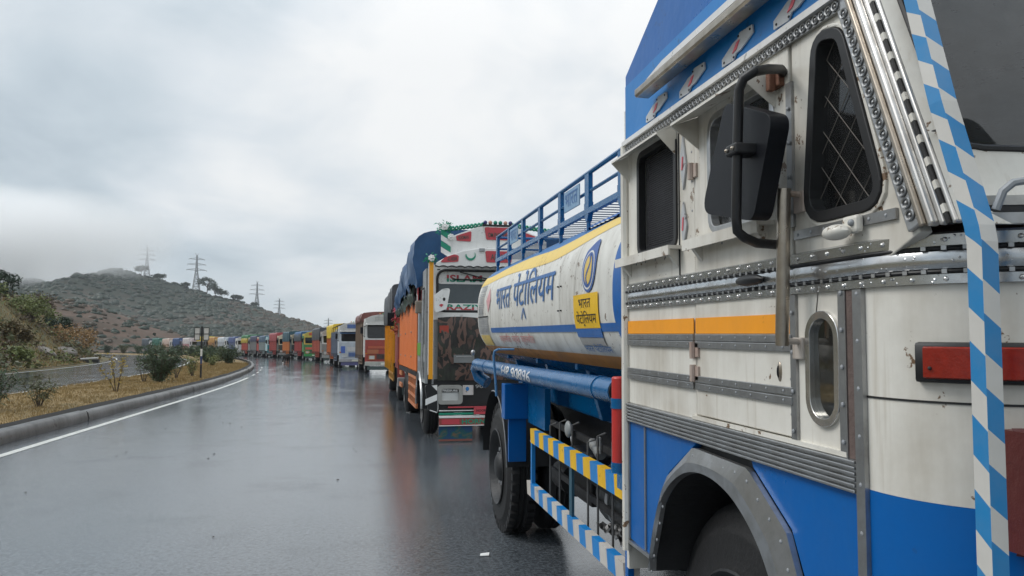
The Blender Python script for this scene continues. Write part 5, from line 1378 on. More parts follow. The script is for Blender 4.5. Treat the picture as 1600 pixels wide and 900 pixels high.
    if o.get('tarp'):
        tarp(t, b0-.15+o.get('t0', 0), L+.06, W+.06, bh-.25 if not o.get('tb') else o['tb'], H, cloth(o['tarp']), o.get('seed', 1), amp=.045, rnd_=.16, bulge=.02)
        if o.get('tarp2'): tarp(t, b0-.1, L+.09, W+.085, o['tb2'][0], o['tb2'][1], cloth(o['tarp2']), o.get('seed', 1)+4, amp=.03, rnd_=.05)
    else:
        MB().box(-W+.06, W-.06, b0+.06, L-.06, bh-.5, bh-.1).build('load', plain((.16, .13, .10), .9, 'load', bump=.5), t)
        if H > bh+.2:
            for i in range(4): y = b0+.1+(L-b0-.2)*i/3; MB().tube([(-W+.02, y, bh-.1), (-W+.02, y, H-.25), (-W*.6, y, H), (W*.6, y, H), (W-.02, y, H-.25), (W-.02, y, bh-.1)], .025, 6).build('hoop', DARK, bd)
    return t
def thing_part(name, parent):
    o = D.objects.new(name, None); COL.objects.link(o); o.parent = parent; return o
def at_s(s_, off): p = arc(s_, off); return (p[0], p[1], 0), heading(s_)

# second in the queue: orange-sided lorry with the green and white decorated front
p_ = (2.3, 12.62, 0)
OL = dict(L=8.0, H=3.5, low=(.02, .02, .022), up=(.66, .66, .64), crown=(.70, .70, .68), body=(.62, .13, .02), acc=(.6, .06, .07), bump=(.10, .10, .10), guard=(.62, .20, .07), ws=(2.12, 2.83), seed=4)
ol = thing('lorry', p_, 'orange-sided lorry with blue tarpaulin, orange corner board and camouflage front cover behind the tanker', 'lorry', group='lorries queued along the road')
W = 1.2; LW = P_((.84, .84, .82), .15); LG = P_((.34, .36, .37)); GRN = paint((.01, .28, .17), .4, .15, name='festive_green'); REDL = paint((.55, .06, .08), .45, .2, name='festive_red')
MB().box(-.45, .45, .5, 7.8, .62, .86).build('chassis', DARK, ol)
for sx in (-1, 1):
    wheel(ol, sx*1.14, 1.25, .5, .5, .27, sx, RIMD, n=28, lugs=False); wheel(ol, sx*1.16, 6.0, .5, .5, .5, sx, RIMD, n=28, lugs=False)
ff = lambda x, z, d: (x, .10+d+.06*max(0, z-2.0), z)
hole = rect(-1.0, 2.14, 1.0, 2.83, .16, 6)
MB().plate(rect(-1.1, 2.0, 1.1, 2.92), [hole], ff, .05).build('windscreen_surround', LW, ol)
wsn = MB().plate(hole, [], lambda x, z, d: ff(x, z, d+.02), .01).build('windscreen', plain((.055, .075, .085), .12, 'grey_screen', var=.15), ol)
MB().tube([ff(x, z, -.012) for x, z in hole]+[ff(*hole[0], -.012)], .022, 8).build('windscreen_rubber', GASKET, ol)
for z0, z1, tx, u1, m1, m2 in ((2.60, 2.82, 'ISLAM', -.24, REDL, GRN), (2.145, 2.275, 'RAZIYA', -.08, GRN, REDL)):
    st_ = MB().plate(rect(-.99, z0, .99, z1, .06), [], lambda x, z, d: ff(x, z, d+.008), .006).build('sticker_band', LW, wsn)
    h0, h1 = (2.635, 2.755) if z0 > 2.5 else (2.165, 2.258)
    lettering(tx, lambda u, v: ff(u, v, .004), -.84, u1, h0, h1, m1, st_, bold=.03)
    # lower half of every letter in the second colour
    vs, fs = text2d(tx, .03); xs = [q[0] for q in vs]; ys = [q[1] for q in vs]
    bm = bmesh.new(); bv = [bm.verts.new(((q[0]-min(xs))/(max(xs)-min(xs))*(u1+.84)-.84, (q[1]-min(ys))/(max(ys)-min(ys))*(h1-h0)+h0, 0)) for q in vs]
    for f in fs:
        try: bm.faces.new([bv[i] for i in f])
        except ValueError: pass
    bmesh.ops.bisect_plane(bm, geom=bm.verts[:]+bm.edges[:]+bm.faces[:], plane_co=(0, (h0+h1)/2, 0), plane_no=(0, 1, 0), clear_outer=True)
    for v in bm.verts: v.co = Vector(ff(v.co.x, v.co.y, .0015))
    me = D.meshes.new('lettering'); bm.to_mesh(me); bm.free(); me.materials.append(m2); q = D.objects.new('lettering', me); COL.objects.link(q); q.parent = st_
b = MB(); b.tube([ff(-.62, 2.80, -.03), ff(-.2, 2.70, -.03), ff(.25, 2.62, -.03)], .010, 6); b.tube([ff(-.75, 2.68, -.025), ff(-.1, 2.665, -.02), ff(.3, 2.60, -.02)], .012, 6); b.build('wiper', BLACK, ol)
fm = MB().plate(rpoly([(-1.06, 2.10), (-.86, 2.17), (-.80, 2.52), (-.93, 2.50), (-1.06, 2.40)], .05), [], lambda x, z, d: (x, -.06+d, z), .05).build('front_mirror', LW, ol, bevel=.012)
MB().ball((-.905, -.062, 2.33), (.022, .006, .03), 8, 6).build('painted_eye', BLACK, fm); MB().plate(rpoly([(-.99, 2.235), (-.95, 2.20), (-.91, 2.24), (-.95, 2.255)], .01), [], lambda x, z, d: (x, -.066+d, z), .005).build('painted_flower', REDL, fm)
# crown in two tiers, lettered red panels, crescent, scalloped fringe
lo = [(-1.06, 2.86), (1.06, 2.86), (1.04, 2.93), (.84, 3.05), (.62, 3.13), (.3, 3.19), (-.3, 3.19), (-.62, 3.13), (-.84, 3.05), (-1.04, 2.93)]
hi = [(-.84, 3.04), (.84, 3.04), (.84, 3.33), (.74, 3.40), (.34, 3.555), (.22, 3.57), (-.22, 3.57), (-.34, 3.555), (-.74, 3.40), (-.84, 3.33)]
fl_ = lambda x, z, d: (x, -.10+d, z); fh_ = lambda x, z, d: (x, -.02+d, z)
c1 = MB().plate(lo, [], fl_, .07).build('crown_board', LW, ol, bevel=.012); c2 = MB().plate(hi, [], fh_, .07).build('crown_board', LW, ol, bevel=.012)
LIGHT = P_((.62, .58, .56))
def redpanel(pts, tx, u0, u1, v0, v1, f0, par):
    pn = MB().plate(rpoly(pts, .025), [], lambda x, z, d: f0(x, z, d-.012), .01).build('lettered_panel', REDL, par)
    lettering(tx, lambda u, v: f0(u, v+(u-u0)*(.10 if u1 < -.3 else 0), -.016), u0, u1, v0, v1, plain((.07, .08, .07), .5, 'dark_lettering'), pn, bold=.02)
redpanel([(-.70, 3.31), (-.46, 3.30), (-.45, 3.48), (-.71, 3.39)], 'ROOMAN', -.67, -.50, 3.325, 3.39, fh_, c2)
redpanel([(.70, 3.31), (.45, 3.30), (.45, 3.48), (.71, 3.39)], 'ROOMAN', .49, .66, 3.33, 3.39, fh_, c2)
redpanel([(-.20, 3.34), (.20, 3.34), (.23, 3.55), (-.23, 3.55)], 'OM PARKASH', -.17, .17, 3.38, 3.46, fh_, c2)
redpanel([(-.99, 2.93), (-.68, 2.95), (-.67, 3.05), (-.75, 3.07), (-.9, 3.02)], 'ALI AKBAR', -.86, -.70, 2.955, 3.02, fl_, c1)
redpanel([(-.21, 2.95), (.21, 2.95), (.23, 3.14), (-.23, 3.14)], 'ALLAH', -.14, .14, 2.99, 3.09, fl_, c1)
cres = [(-.475+.085*cos(t), 3.06+.085*sin(t)) for t in [radians(170+220*i/16) for i in range(17)]]+[(-.475+.072*cos(t), 3.085+.075*sin(t)) for t in [radians(380-200*i/16) for i in range(17)]]
MB().plate(cres, [], lambda x, z, d: fl_(x, z, d-.012), .01).build('crescent', GRN, c1)
MB().box(-.33, -.24, -.13, -.06, 3.13, 3.18).build('bracket', LG, c1)
def wave(x): return 2.845+.02*abs(sin(x*22))
b = MB(); b.grid(lambda u, v: (-1.07+2.14*u, -.13, wave(-1.07+2.14*u)+.03*v-.01*v), 100, 1); b.grid(lambda u, v: (-1.07+2.14*u, -.115, wave(-1.07+2.14*u)+.03*v-.01*v), 100, 1); b.build('scalloped_fringe', BLACK, ol, fixn=False)
for i in range(18): MB().box(-1.0+.118*i-.025, -1.0+.118*i+.025, -.09, -.08, 2.805, 2.825).build('fringe_tag', BLACK, ol)
bt = MB().box(-.26, .26, -.03, .01, 3.572, 3.60).build('lamp_bar', BLACK, c2)
for i, c in enumerate([(.04, .04, .16), (.5, .26, .2), (.01, .2, .14), (.01, .2, .14), (.5, .26, .2), (.04, .04, .16)]):
    MB().ball((-.215+.086*i, -.01, 3.632), .036, 12, 8).build('coloured_lamp', plain(c, .12, 'lamp_ball', var=.05), c2, smooth='all')
# front: white strip, camouflage cover, lamps, bumper
MB().plate(rect(-1.08, 2.0, 1.08, 2.12), [], lambda x, z, d: ff(x, z, d-.02), .02).build('white_strip', LW, ol)
MB().plate(rect(-1.08, .50, 1.08, 2.0), [], ff, .04).build('front_panel', LG, ol)
def camo():
    m, nt, b, co = base_mat('camouflage_cloth')
    n = noise_n(nt, co, 3.2, 3, .6, (1, 1, .55), .6); n2_ = noise_n(nt, co, 4.5, 3, .6, (1, 1, .6), .8)
    a = ramp(nt, n, [(.0, (.022, .020, .018)), (.45, (.13, .075, .058)), (.53, (.022, .020, .018)), (.60, (.08, .05, .04))], 'CONSTANT')
    cc = mixc(nt, ramp(nt, n2_, [(.0, 0), (.58, 1)], 'CONSTANT'), a, (.025, .028, .020))
    nt.links.new(cc, b.inputs['Base Color']); b.inputs['Roughness'].default_value = .6; bumped(nt, b, noise_n(nt, co, 6, 4, .6, (1, 1, .4)), .5, .05); return m
cv_ = MB().grid(lambda u, v: (-1.0+1.98*u, .02-.04*fbm(u*5, v*3, 2)-.03*sin(pi*v), 1.0+1.03*v+.02*sin(u*9)*(v > .9)), 30, 20)
cv_.build('front_cover', camo(), ol, smooth='all')
pl = MB().box(-.74, -.40, -.07, -.05, 1.29, 1.42).build('name_plate', P_((.20, .21, .21)), ol); MB().box(-.70, -.44, -.074, -.0705, 1.385, 1.40).build('plate_rail', ALU, pl)
MB().box(-.97, -.82, -.01, .03, 1.78, 1.9).build('side_lamp', plain((.35, .05, .03), .3, 'red_lamp'), ol)
MB().plate(rect(-1.05, .48, 1.05, 1.02), [], lambda x, z, d: (x, .06+d, z), .03).build('lower_front', BLACK, ol)
for sx in (-1, 1):
    hx = sx*.785
    hb = MB().plate(rect(hx-.205, .61, hx+.205, .925, .07), [rect(hx-.14, .675, hx+.14, .86, .03)], lambda x, z, d: (x, .0+d, z), .07).build('headlight', P_((.33, .33, .31)), ol, bevel=.015)
    MB().box(hx-.145, hx+.145, .035, .06, .67, .81).build('lens', LAMP, hb)
    nm = MB().box(hx-.145, hx+.145, .02, .03, .81, .865).build('name_strip', BLACK, hb)
    lettering('PRESSURE', lambda u, v: (u, .016, v), hx-.125, hx+.125, .82, .855, LW, nm, bold=.02)
MB().box(-.575, -.40, .03, .055, .76, .92).build('white_sticker', LIGHT, ol)
b = MB()
for x in (-.50, ): b.ball((x, .028, .86), (.03, .004, .035), 8, 6)
b.build('blue_emblem', P_((.02, .2, .5)), ol)
lettering('901', lambda u, v: (u, .02, v), -.37, -.19, .87, .93, ALU, ol, bold=.03)
for z0, z1, m, x0 in ((.555, .575, REDL, -.82), (.505, .517, LW, -.97), (.445, .475, GRN, -.97), (.41, .43, LW, -.97)):
    MB().box(x0, -x0, -.02, .03, z0, z1).build('bumper_rail', m, ol)
rbx = MB().box(-.40, -.17, -.05, -.022, .45, .575).build('red_plate', REDL, ol); lettering('NOOR', lambda u, v: (u, -.052, v), -.36, -.2, .49, .53, BLACK, rbx, bold=.02)
bd = MB().box(-.97, .97, -.04, -.005, .275, .40).build('lettered_board', P_((.30, .06, .05)), ol)
MB().box(-.93, -.64, -.046, -.041, .295, .375).build('red_block', REDL, bd); lettering('HORN PLEASE OK', lambda u, v: (u, -.044, v), -.60, .5, .295, .375, GRN, bd, bold=.03)
for z in (.272, .402): MB().box(-.97, .97, -.05, -.03, z-.006, z+.006).build('board_edge', LW, bd)
def peacock():
    m, nt, b, co = base_mat('painted_valance'); n = noise_n(nt, co, 4, 4, .6, dist=.8)
    nt.links.new(ramp(nt, n, [(.3, (.02, .10, .06)), (.45, (.01, .05, .16)), (.55, (.012, .09, .09)), (.68, (.16, .10, .06))]), b.inputs['Base Color']); b.inputs['Roughness'].default_value = .4; return m
va = MB().box(-.97, -.42, .0, .02, .04, .26).build('painted_valance', peacock(), ol); MB().box(-.97, -.42, -.004, .0, .02, .05).build('valance_hem', P_((.25, .08, .06)), va)
# left corner: orange board, grey cab side, lamps, ornaments
ob = MB().box(-1.155, -1.085, -.10, -.06, 1.03, 2.94).build('corner_board', paint((.85, .36, .01), .45, .12, name='corner_orange'), ol)
MB().box(-1.165, -1.150, -.095, -.055, 1.1, 2.93).build('board_edge', LW, ob); MB().box(-1.09, -1.08, -.095, -.055, 1.1, 2.93).build('board_edge', LW, ob)
ROS = MB()
for i in range(7): q = 2*pi*i/7; ROS.ball((.055*cos(q), 0, .055*sin(q)), (.032, .012, .032), 6, 4)
ROS.ball((0, -.01, 0), .03, 8, 6); RME2 = ROS.build('rosette', LW, mesh_only=True)
for (x, y, z) in ((-1.12, -.12, 3.0), (-.90, -.08, 3.53), (-.80, -.08, 3.36), (.98, -.12, 2.95)):
    inst('rosette', RME2, ol, Matrix.Translation((x, y, z)) @ Matrix.Scale(.68, 4))
rr_ = random.Random(8)
for (x, y, z, q) in ((-1.13, -.06, 2.97, .11), (-.90, .0, 3.50, .16)):
    b = MB()
    for k in range(70): leaf(b, Vector((x+rr_.gauss(0, q*.4), y+rr_.gauss(0, .03), z+rr_.gauss(0, q*.35))), .09, .012, rr_)
    b.build('tinsel', GRN, ol, fixn=False)['kind'] = 'stuff'
sash = [(-1.00, 3.50), (-.72, 3.30), (-.86, 3.10), (-.94, 3.12)]
for k, m in enumerate((GRN, LW, GRN, LW)):
    MB().add([(-.96+.0*k, -.05, 3.50-.10*k), (-.80, -.05, 3.40-.10*k), (-.80, -.05, 3.31-.10*k), (-.96, -.05, 3.41-.10*k), (-.96, -.03, 3.50-.10*k), (-.80, -.03, 3.40-.10*k), (-.80, -.03, 3.31-.10*k), (-.96, -.03, 3.41-.10*k)],
             [(0, 1, 2, 3), (7, 6, 5, 4), (0, 4, 5, 1), (1, 5, 6, 2), (2, 6, 7, 3), (3, 7, 4, 0)]).build('sash_stripe', m, ol)
for (x0, x1, z0, z1) in ((-.88, -.24, 3.50, 3.60), (.26, .9, 3.60, 3.52)):   # twisted green garland
    b = MB()
    for ph in (0, pi): b.tube([(x0+(x1-x0)*u/40, .02+.03*sin(u*.8+ph), z0+(z1-z0)*u/40+.028*cos(u*.8+ph)) for u in range(41)], .018, 6)
    b.build('garland', GRN, ol, smooth='all')
MB().box(-1.19, -1.15, .10, 1.75, .95, 2.85).build('cab_side', LG, ol)
b = MB()
for (y0, y1, z0, z1) in ((.3, .9, 1.6, 1.95), (.95, 1.6, 1.6, 1.95), (.3, 1.6, 1.02, 1.3)): b.box(-1.2, -1.188, y0, y1, z0, z1)
b.build('side_panels', P_((.22, .24, .25)), ol)
MB().box(-1.2, -1.186, .35, 1.1, 1.98, 2.55).build('side_window', DGLASS, ol); MB().box(-1.212, -1.19, .55, 1.55, 1.40, 1.62).build('green_panel', P_((.12, .36, .03)), ol)
MB().tube([(-1.22, .2, 1.05), (-1.24, .2, 1.35), (-1.22, .2, 2.5)], .025, 8).build('grab_pipe', ALU, ol, smooth=True)
MB().tube([(-1.22, .75, 1.65), (-1.22, .75, 2.2)], .04, 8).build('side_pipe', P_((.35, .38, .40)), ol, smooth=True)
mb_ = MB().box(-1.33, -1.19, .55, .60, 2.12, 2.34).build('side_mirror', plain((.30, .25, .20), .4, 'beige_mirror'), ol, bevel=.02)
sp = MB().box(-1.24, -1.22, 1.2, 1.72, 2.25, 2.72).build('patterned_panel', REDL, ol)
b = MB()
for i in range(4):
    for j in range(4):
        if (i+j) % 2: b.box(-1.245, -1.2405, 1.2+.13*i, 1.33+.13*i, 2.25+.1175*j, 2.3675+.1175*j)
b.build('white_checks', LW, sp)
b = MB(); b.bar((-1.25, 1.3, 2.33), (-1.25, 1.62, 2.64), .01, .09, up=(1, 0, 0)); b.bar((-1.252, 1.62, 2.33), (-1.252, 1.3, 2.64), .01, .09, up=(1, 0, 0)); b.build('black_star', BLACK, sp)
MB().grid(lambda u, v: (-1.19+.30*v, 1.25+.62*cos(pi*u), .50+.60*sin(pi*u)), 14, 2).build('mudguard', BLACK, ol)
MB().tube([(-1.2, 1.25+.62*cos(pi*u/14), .50+.60*sin(pi*u/14)) for u in range(15)], .022, 6).build('mudguard_edge', ALU, ol, smooth=True)
b = MB().plate(rpoly([(-1.20, .92), (-.99, .95), (-.99, .50), (-1.14, .50)], .04), [], lambda x, z, d: (x, .02+d, z), .10); wg = b.build('corner_guard', BLACK, ol, bevel=.01)
MB().add([(-1.19, .016, .70), (-1.0, .016, .78), (-1.0, .016, .68), (-1.19, .016, .60)], [(0, 1, 2, 3)]).build('white_stripe', LW, wg); MB().add([(-1.09, .016, .92), (-1.0, .016, .93), (-1.0, .016, .83)], [(0, 1, 2)]).build('white_stripe', LW, wg)
MB().tube([(-1.12, .02, .52), (-1.0, .02, .48), (-.985, .02, .55), (-.985, .02, .9)], .012, 6).build('guard_rim', ALU, wg)
# body: orange planked side, lattice guard, tarpaulins
obd = thing_part('load_body', ol)
ORB = paint((.74, .165, .018), .5, .25, gcol=(.20, .06, .03), name='orange_body')
MB().box(-1.2, 1.2, 1.85, 7.8, .98, 1.08).build('bed', DARK, obd)
for sx in (-1, 1):
    n = 9
    for i in range(n): y0 = 1.87+i*(7.78-1.87)/n; MB().box(sx*1.2, sx*1.15, y0+.006, y0+(7.78-1.87)/n-.006, 1.10, 2.55).build('side_board', ORB, obd)
    for y in (3.3, 5.2, 7.0):
        for z in (1.35, 1.85): MB().ball((sx*1.205, y, z), (.012, .025, .025), 6, 4).build('bolt', ALU, obd)
    lg = MB()
    for i in range(7): y = 1.95+.34*i; lg.box(sx*1.2, sx*1.16, y, y+.07, .40, 1.09)
    for z in (.40, .58, .76, .94): lg.box(sx*1.205, sx*1.165, 1.93, 4.1, z, z+.055)
    lg.build('lattice_guard', paint((.62, .22, .09), .5, .4, name='faded_orange'), ol)
    for z in (.55, .85): MB().box(sx*1.2, sx*1.16, 6.7, 7.75, z, z+.1).build('rear_guard', paint((.62, .22, .09), .5, .4, name='faded_orange'), ol)
MB().box(-1.2, 1.2, 7.74, 7.8, 1.0, 2.5).build('tail_board', ORB, obd); MB().box(-1.15, 1.15, 1.86, 1.92, 1.0, 3.2).build('front_board', DARK, obd)
tarp(ol, 1.5, 7.9, 1.275, 2.38, 3.1, cloth((.020, .045, .035)), 3, bulge=.02, name='green_tarpaulin', zt1=2.9)
tarp(ol, .75, 7.4, 1.33, 2.66, 3.55, cloth((.005, .060, .165)), 7, bulge=.03, name='blue_tarpaulin', nu=44, amp=.07, rnd_=.24, zt1=3.16, zb1=2.5)

# third: yellow-sided lorry with tassels
yl = lorry('yellow-sided lorry under a dark grey tarpaulin with red and green tassels behind the orange lorry', (2.3, 21.6, 0), 0,
     dict(L=8.2, H=3.45, low=(.30, .05, .04), up=(.5, .45, .35), crown=(.35, .05, .05), body=(.80, .36, .02), acc=(.6, .4, .05), guard=(.62, .33, .08), tarp=(.045, .05, .06), tb=2.35, seed=9, ))
for (y, z, c) in ((.1, 2.55, (.5, .05, .10)), (.05, 2.3, (.5, .05, .06)), (.15, 2.05, (.55, .12, .06)), (.6, 2.2, (.02, .3, .10))):
    b = MB(); rr_ = random.Random(int(z*100))
    for k in range(90): leaf(b, Vector((-1.22+rr_.gauss(0, .04), y+rr_.gauss(0, .08), z+rr_.gauss(0, .08))), .12, .014, rr_)
    b.build('tassel', P_(c, .1), yl, fixn=False)['kind'] = 'stuff'

RDS, WHT, CRM, TEAL, GRE, YEL, BLU, DGR, ORA, MAR_ = (.34, .05, .035), (.62, .62, .60), (.60, .52, .36), (.03, .28, .33), (.03, .20, .09), (.66, .46, .02), (.03, .09, .36), (.05, .055, .065), (.55, .14, .03), (.26, .04, .045)
Q = [ # s, lateral, label, options
 (45.2, 2.30, 'red and white lorry with white windscreen surround and tall brown load body', dict(L=8.0, H=3.6, low=RDS, up=WHT, sideup=1, crown=WHT, body=(.24, .17, .12), acc=(.5, .5, .48), bump=(.42, .42, .38), ws=(2.08, 2.84), rub=1, tarp=(.15, .045, .035), tb=3.1, bh=3.25, ch=.42, seed=2, hl=(.4, .15, .06), wplate=1, front=[(-1.0, 1.0, 1.45, 1.6, (.45, .10, .05)), (-1.05, -.4, 1.15, 1.4, (.40, .13, .06)), (.4, 1.05, 1.15, 1.4, (.40, .13, .06))])),
 (57, 1.55, 'blue and white lorry with lattice painted front standing out from the line', dict(L=7.7, H=3.3, low=(.50, .55, .60), up=(.56, .61, .66), sideup=1, crown=WHT, body=(.16, .19, .25), acc=(.10, .18, .42), bump=(.40, .40, .42), val=(.12, .12, .26), bh=2.7, ch=.5, seed=3, hl=(.55, .58, .62), grille=(.1, .2, .5), front=[(-1.05, -.75, 1.1, 1.6, (.08, .16, .5)), (-.6, .6, 1.22, 1.55, (.6, .6, .6)), (.75, 1.05, 1.1, 1.6, (.08, .16, .5)), (-1.12, 1.12, 2.5, 2.6, (.10, .22, .45))])),
 (67.5, 2.3, 'lorry with bright yellow tarpaulin over an orange body', dict(L=7.7, H=3.55, low=(.10, .09, .06), up=CRM, crown=(.62, .55, .32), body=ORA, acc=(.6, .25, .05), bump=(.12, .25, .12), tarp=YEL, tb=2.35, seed=5, front=[(-1, 1, 1.2, 1.55, (.5, .25, .05))])),
 (78.5, 2.3, 'lorry with brick red body under a dark grey tarpaulin beside the yellow tarpaulin', dict(L=8.0, H=3.5, low=(.25, .25, .24), up=WHT, crown=(.45, .4, .36), body=(.42, .085, .05), acc=(.4, .1, .05), bump=(.35, .36, .35), tarp=DGR, tb=2.25, seed=6, wplate=1)),
 (92, 2.25, 'green and yellow painted lorry with blue and green tarpaulin', dict(L=7.7, H=3.35, low=(.06, .22, .08), up=(.62, .42, .08), crown=(.56, .46, .10), body=(.34, .045, .045), acc=(.6, .12, .05), bump=(.04, .30, .08), hl=(.6, .3, .1), tarp=(.02, .10, .26), tarp2=(.035, .055, .075), tb=2.8, tb2=(2.25, 3.1), seed=7, front=[(-1, -.2, 1.25, 1.5, (.6, .12, .08)), (.2, 1, 1.25, 1.5, (.6, .5, .4)), (-1, 1, .9, 1.0, (.62, .55, .3))])),
 (101, 2.2, 'lorry with orange body and dark teal cover', dict(L=7.4, H=3.5, low=(.04, .06, .06), up=(.45, .4, .3), crown=(.4, .35, .25), body=(.55, .17, .04), acc=(.5, .4, .1), tarp=(.015, .07, .10), tb=2.25, seed=9)),
 (111, 2.2, 'cream fronted lorry with a red load body and red cover', dict(L=7.4, H=3.5, low=(.06, .07, .06), up=CRM, crown=(.62, .55, .42), body=(.34, .05, .045), acc=(.5, .15, .1), tarp=(.30, .05, .06), tb=2.35, seed=10)),
 (119.5, 2.2, 'teal and white lorry in the middle of the far queue', dict(L=6.6, H=3.2, low=TEAL, up=(.45, .60, .62), sideup=1, crown=(.35, .55, .58), body=(.25, .3, .3), acc=(.5, .5, .5), tarp=(.05, .10, .16), tb=2.3, seed=11)),
 (126, 2.2, 'cream lorry with red bumper right of the green covered body', dict(L=6.6, H=3.3, low=(.40, .06, .05), up=CRM, crown=(.66, .60, .45), body=(.2, .2, .2), acc=(.5, .3, .1), tarp=(.04, .05, .10), tb=2.4, seed=12)),
 (132.5, 2.2, 'lorry with green and yellow cover above a red body', dict(L=6.6, H=3.5, low=(.2, .2, .2), up=(.4, .4, .3), crown=(.5, .45, .3), body=(.40, .06, .04), acc=(.4, .3, .1), tarp=(.03, .16, .06), tarp2=(.42, .30, .03), tb=2.9, tb2=(2.2, 3.0), seed=13)),
 (142, 2.2, 'plain white lorry left of the green and red one', dict(L=6.5, H=3.3, low=(.58, .60, .62), up=WHT, sideup=1, crown=WHT, body=(.12, .15, .26), acc=(.5, .5, .55), tarp=(.05, .08, .20), tb=2.3, seed=14)),
 (150, 2.2, 'white lorry with a blue stripe behind the median shrubs', dict(L=6.5, H=3.3, low=(.5, .53, .6), up=WHT, sideup=1, crown=(.5, .58, .66), body=(.45, .47, .5), acc=(.1, .2, .5), tarp=(.50, .53, .56), tb=2.4, seed=15)),
 (157, 2.2, 'small orange covered lorry in the far queue', dict(L=6.5, H=3.4, low=(.2, .15, .1), up=(.5, .4, .25), crown=(.5, .35, .1), body=(.4, .2, .08), acc=(.5, .3, .05), tarp=(.42, .22, .06), tb=2.4, seed=16)),
 (165, 2.2, 'dark lorry with a sagging yellow tarpaulin near the signpost', dict(L=6.5, H=3.6, low=(.05, .06, .07), up=(.2, .2, .2), crown=(.15, .2, .2), body=(.06, .08, .10), acc=(.4, .3, .05), tarp=(.55, .42, .03), tb=2.7, seed=17)),
 (175, 2.2, 'lorry with a pale pinkish white cover left of the signpost', dict(L=6.5, H=3.4, low=(.4, .3, .3), up=(.6, .55, .55), sideup=1, crown=(.6, .5, .5), body=(.5, .25, .25), acc=(.5, .1, .1), tarp=(.52, .47, .46), tb=2.2, seed=18)),
 (182, 2.2, 'dark blue covered lorry above the large oleander', dict(L=6.5, H=3.4, low=(.05, .06, .1), up=(.3, .3, .35), crown=(.1, .15, .3), body=(.05, .08, .2), acc=(.4, .4, .4), tarp=(.02, .06, .16), tb=2.2, seed=19)),
 (189, 2.2, 'white and salmon lorry far left in the queue', dict(L=6.5, H=3.4, low=(.5, .3, .2), up=(.6, .58, .55), sideup=1, crown=(.6, .55, .5), body=(.45, .28, .2), acc=(.5, .2, .1), tarp=(.50, .38, .32), tb=2.2, seed=20)),
 (196, 2.2, 'green covered lorry at the far left end of the queue', dict(L=6.5, H=3.5, low=(.1, .2, .15), up=(.5, .5, .5), crown=(.1, .25, .18), body=(.05, .18, .12), acc=(.5, .5, .5), tarp=(.02, .12, .09), tb=2.2, seed=21)),
 (203, 2.2, 'grey and white lorry, leftmost of the queue', dict(L=6.5, H=3.5, low=(.2, .22, .25), up=WHT, sideup=1, crown=(.4, .42, .45), body=(.1, .12, .15), acc=(.5, .5, .5), tarp=(.06, .08, .10), tb=2.2, seed=22)),
]
for s_, off_, lab, o_ in Q:
    loc, rz = at_s(s_, off_); lorry(lab, loc, rz, o_)

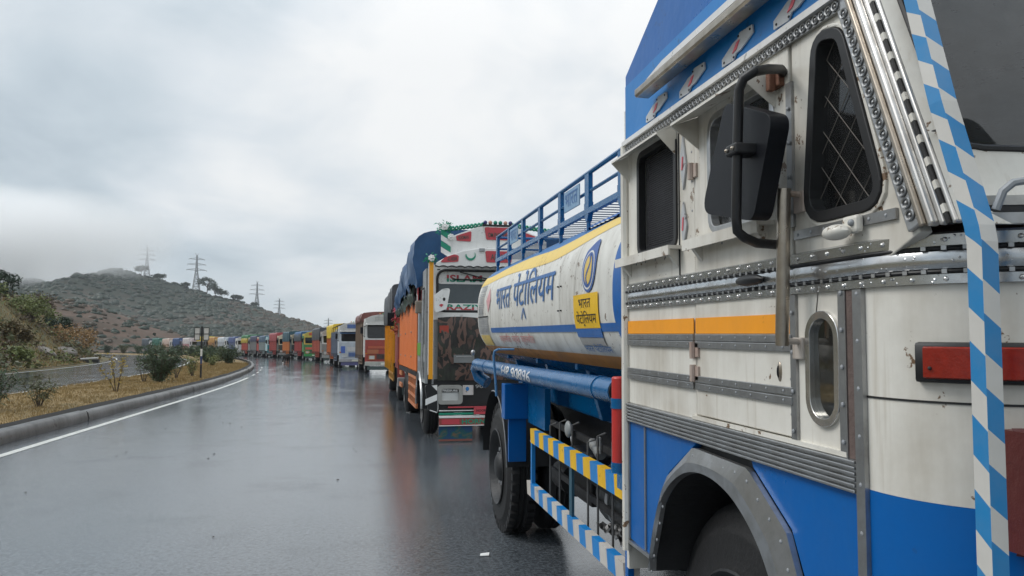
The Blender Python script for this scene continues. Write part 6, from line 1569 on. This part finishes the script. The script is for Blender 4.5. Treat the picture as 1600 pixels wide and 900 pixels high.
# ------------------------------------------------------------ the dark calf on the road, litter
def animal(loc, rz):
    t = thing('calf', loc, 'black calf with white hind foot standing on the wet road', 'calf', rz=rz)
    me = D.meshes.new('body'); V = []; E_ = []; Rr = []
    def v(p, r): V.append(p); Rr.append(r); return len(V)-1
    def ch(i0, pts):
        k = i0
        for p, r in pts: j = v(p, r); E_.append((k, j)); k = j
        return k
    hip = v((0, 0, .70), (.17, .18)); mid = ch(hip, [((.0, -.28, .68), (.20, .21))]); sh = ch(mid, [((0, -.55, .72), (.16, .19))])
    nk = ch(sh, [((-.02, -.72, .80), (.10, .12)), ((-.10, -.90, .82), (.085, .095)), ((-.20, -1.02, .76), (.07, .075)), ((-.27, -1.10, .68), (.05, .05))])
    for sx in (-1, 1):
        ch(hip, [((sx*.11, .06, .50), (.085, .10)), ((sx*.12, .04, .38), (.05, .06)), ((sx*.12, .13, .27), (.036, .042)), ((sx*.12, .10, .10), (.03, .03)), ((sx*.12, .07, .02), (.04, .045))])
        ch(sh, [((sx*.10, -.56, .50), (.06, .08)), ((sx*.11, -.57, .30), (.042, .045)), ((sx*.11, -.56, .12), (.030, .030)), ((sx*.11, -.58, .02), (.038, .042))])
    ch(hip, [((0, .17, .72), (.03, .03)), ((.0, .23, .55), (.02, .02)), ((.01, .24, .36), (.024, .024))])
    for sx in (-1, 1): ch(nk-1, [((-.20+sx*.10, -.96, .84), (.035, .02)), ((-.20+sx*.17, -.94, .83), (.022, .012))])
    me.from_pydata(V, E_, []); o = D.objects.new('body', me); COL.objects.link(o); o.parent = t
    sk_ = o.modifiers.new('skin', 'SKIN'); o.modifiers.new('sub', 'SUBSURF').render_levels = 2; o.modifiers['sub'].levels = 2
    for i, r in enumerate(Rr): me.skin_vertices[0].data[i].radius = (r[0]*(1.5 if r[0] < .07 else 1.05), r[1]*(1.5 if r[0] < .07 else 1.05))
    me.skin_vertices[0].data[0].use_root = True
    me.materials.append(plain((.012, .011, .011), .9, 'black_hide', bump=.2, bscale=60)); sk_.use_smooth_shade = True
    MB().tube([(.12, .07, .005), (.12, .075, .05), (.12, .10, .14)], [.066, .066, .056], 8).build('white_sock', LW, t, smooth='all')
    return t
animal((-6.55, 74.5, 0), radians(150))
rr_ = random.Random(31); b = MB()
for i in range(60):
    s_ = rr_.uniform(5, 40); x = rr_.uniform(-4.5, 1.0); z = .004; q = rr_.uniform(.008, .022)
    b.add([(x-q, s_-q*.6, z), (x+q, s_-q*.4, z), (x+q*.6, s_+q, z+.006), (x-q*.7, s_+q*.8, z+.003), (x, s_, z+q*.5)], [(0, 1, 4), (1, 2, 4), (2, 3, 4), (3, 0, 4)])
tag(b.build('road_litter', plain((.03, .025, .02), .8, 'leaf_litter')), kind='stuff')
for (x, y, r_) in ((.955, 5.78, .09), ):
    o = MB().add([(-.06, -.03, 0), (.05, -.04, 0), (.07, .03, .012), (-.04, .04, .006)], [(0, 1, 2, 3)]).build('paper_scrap', LW); o.location = (x, y, .006); o.scale = (.6, .6, 1); tag(o, 'small white scrap of paper lying on the wet road by the tanker rear wheel', 'litter')
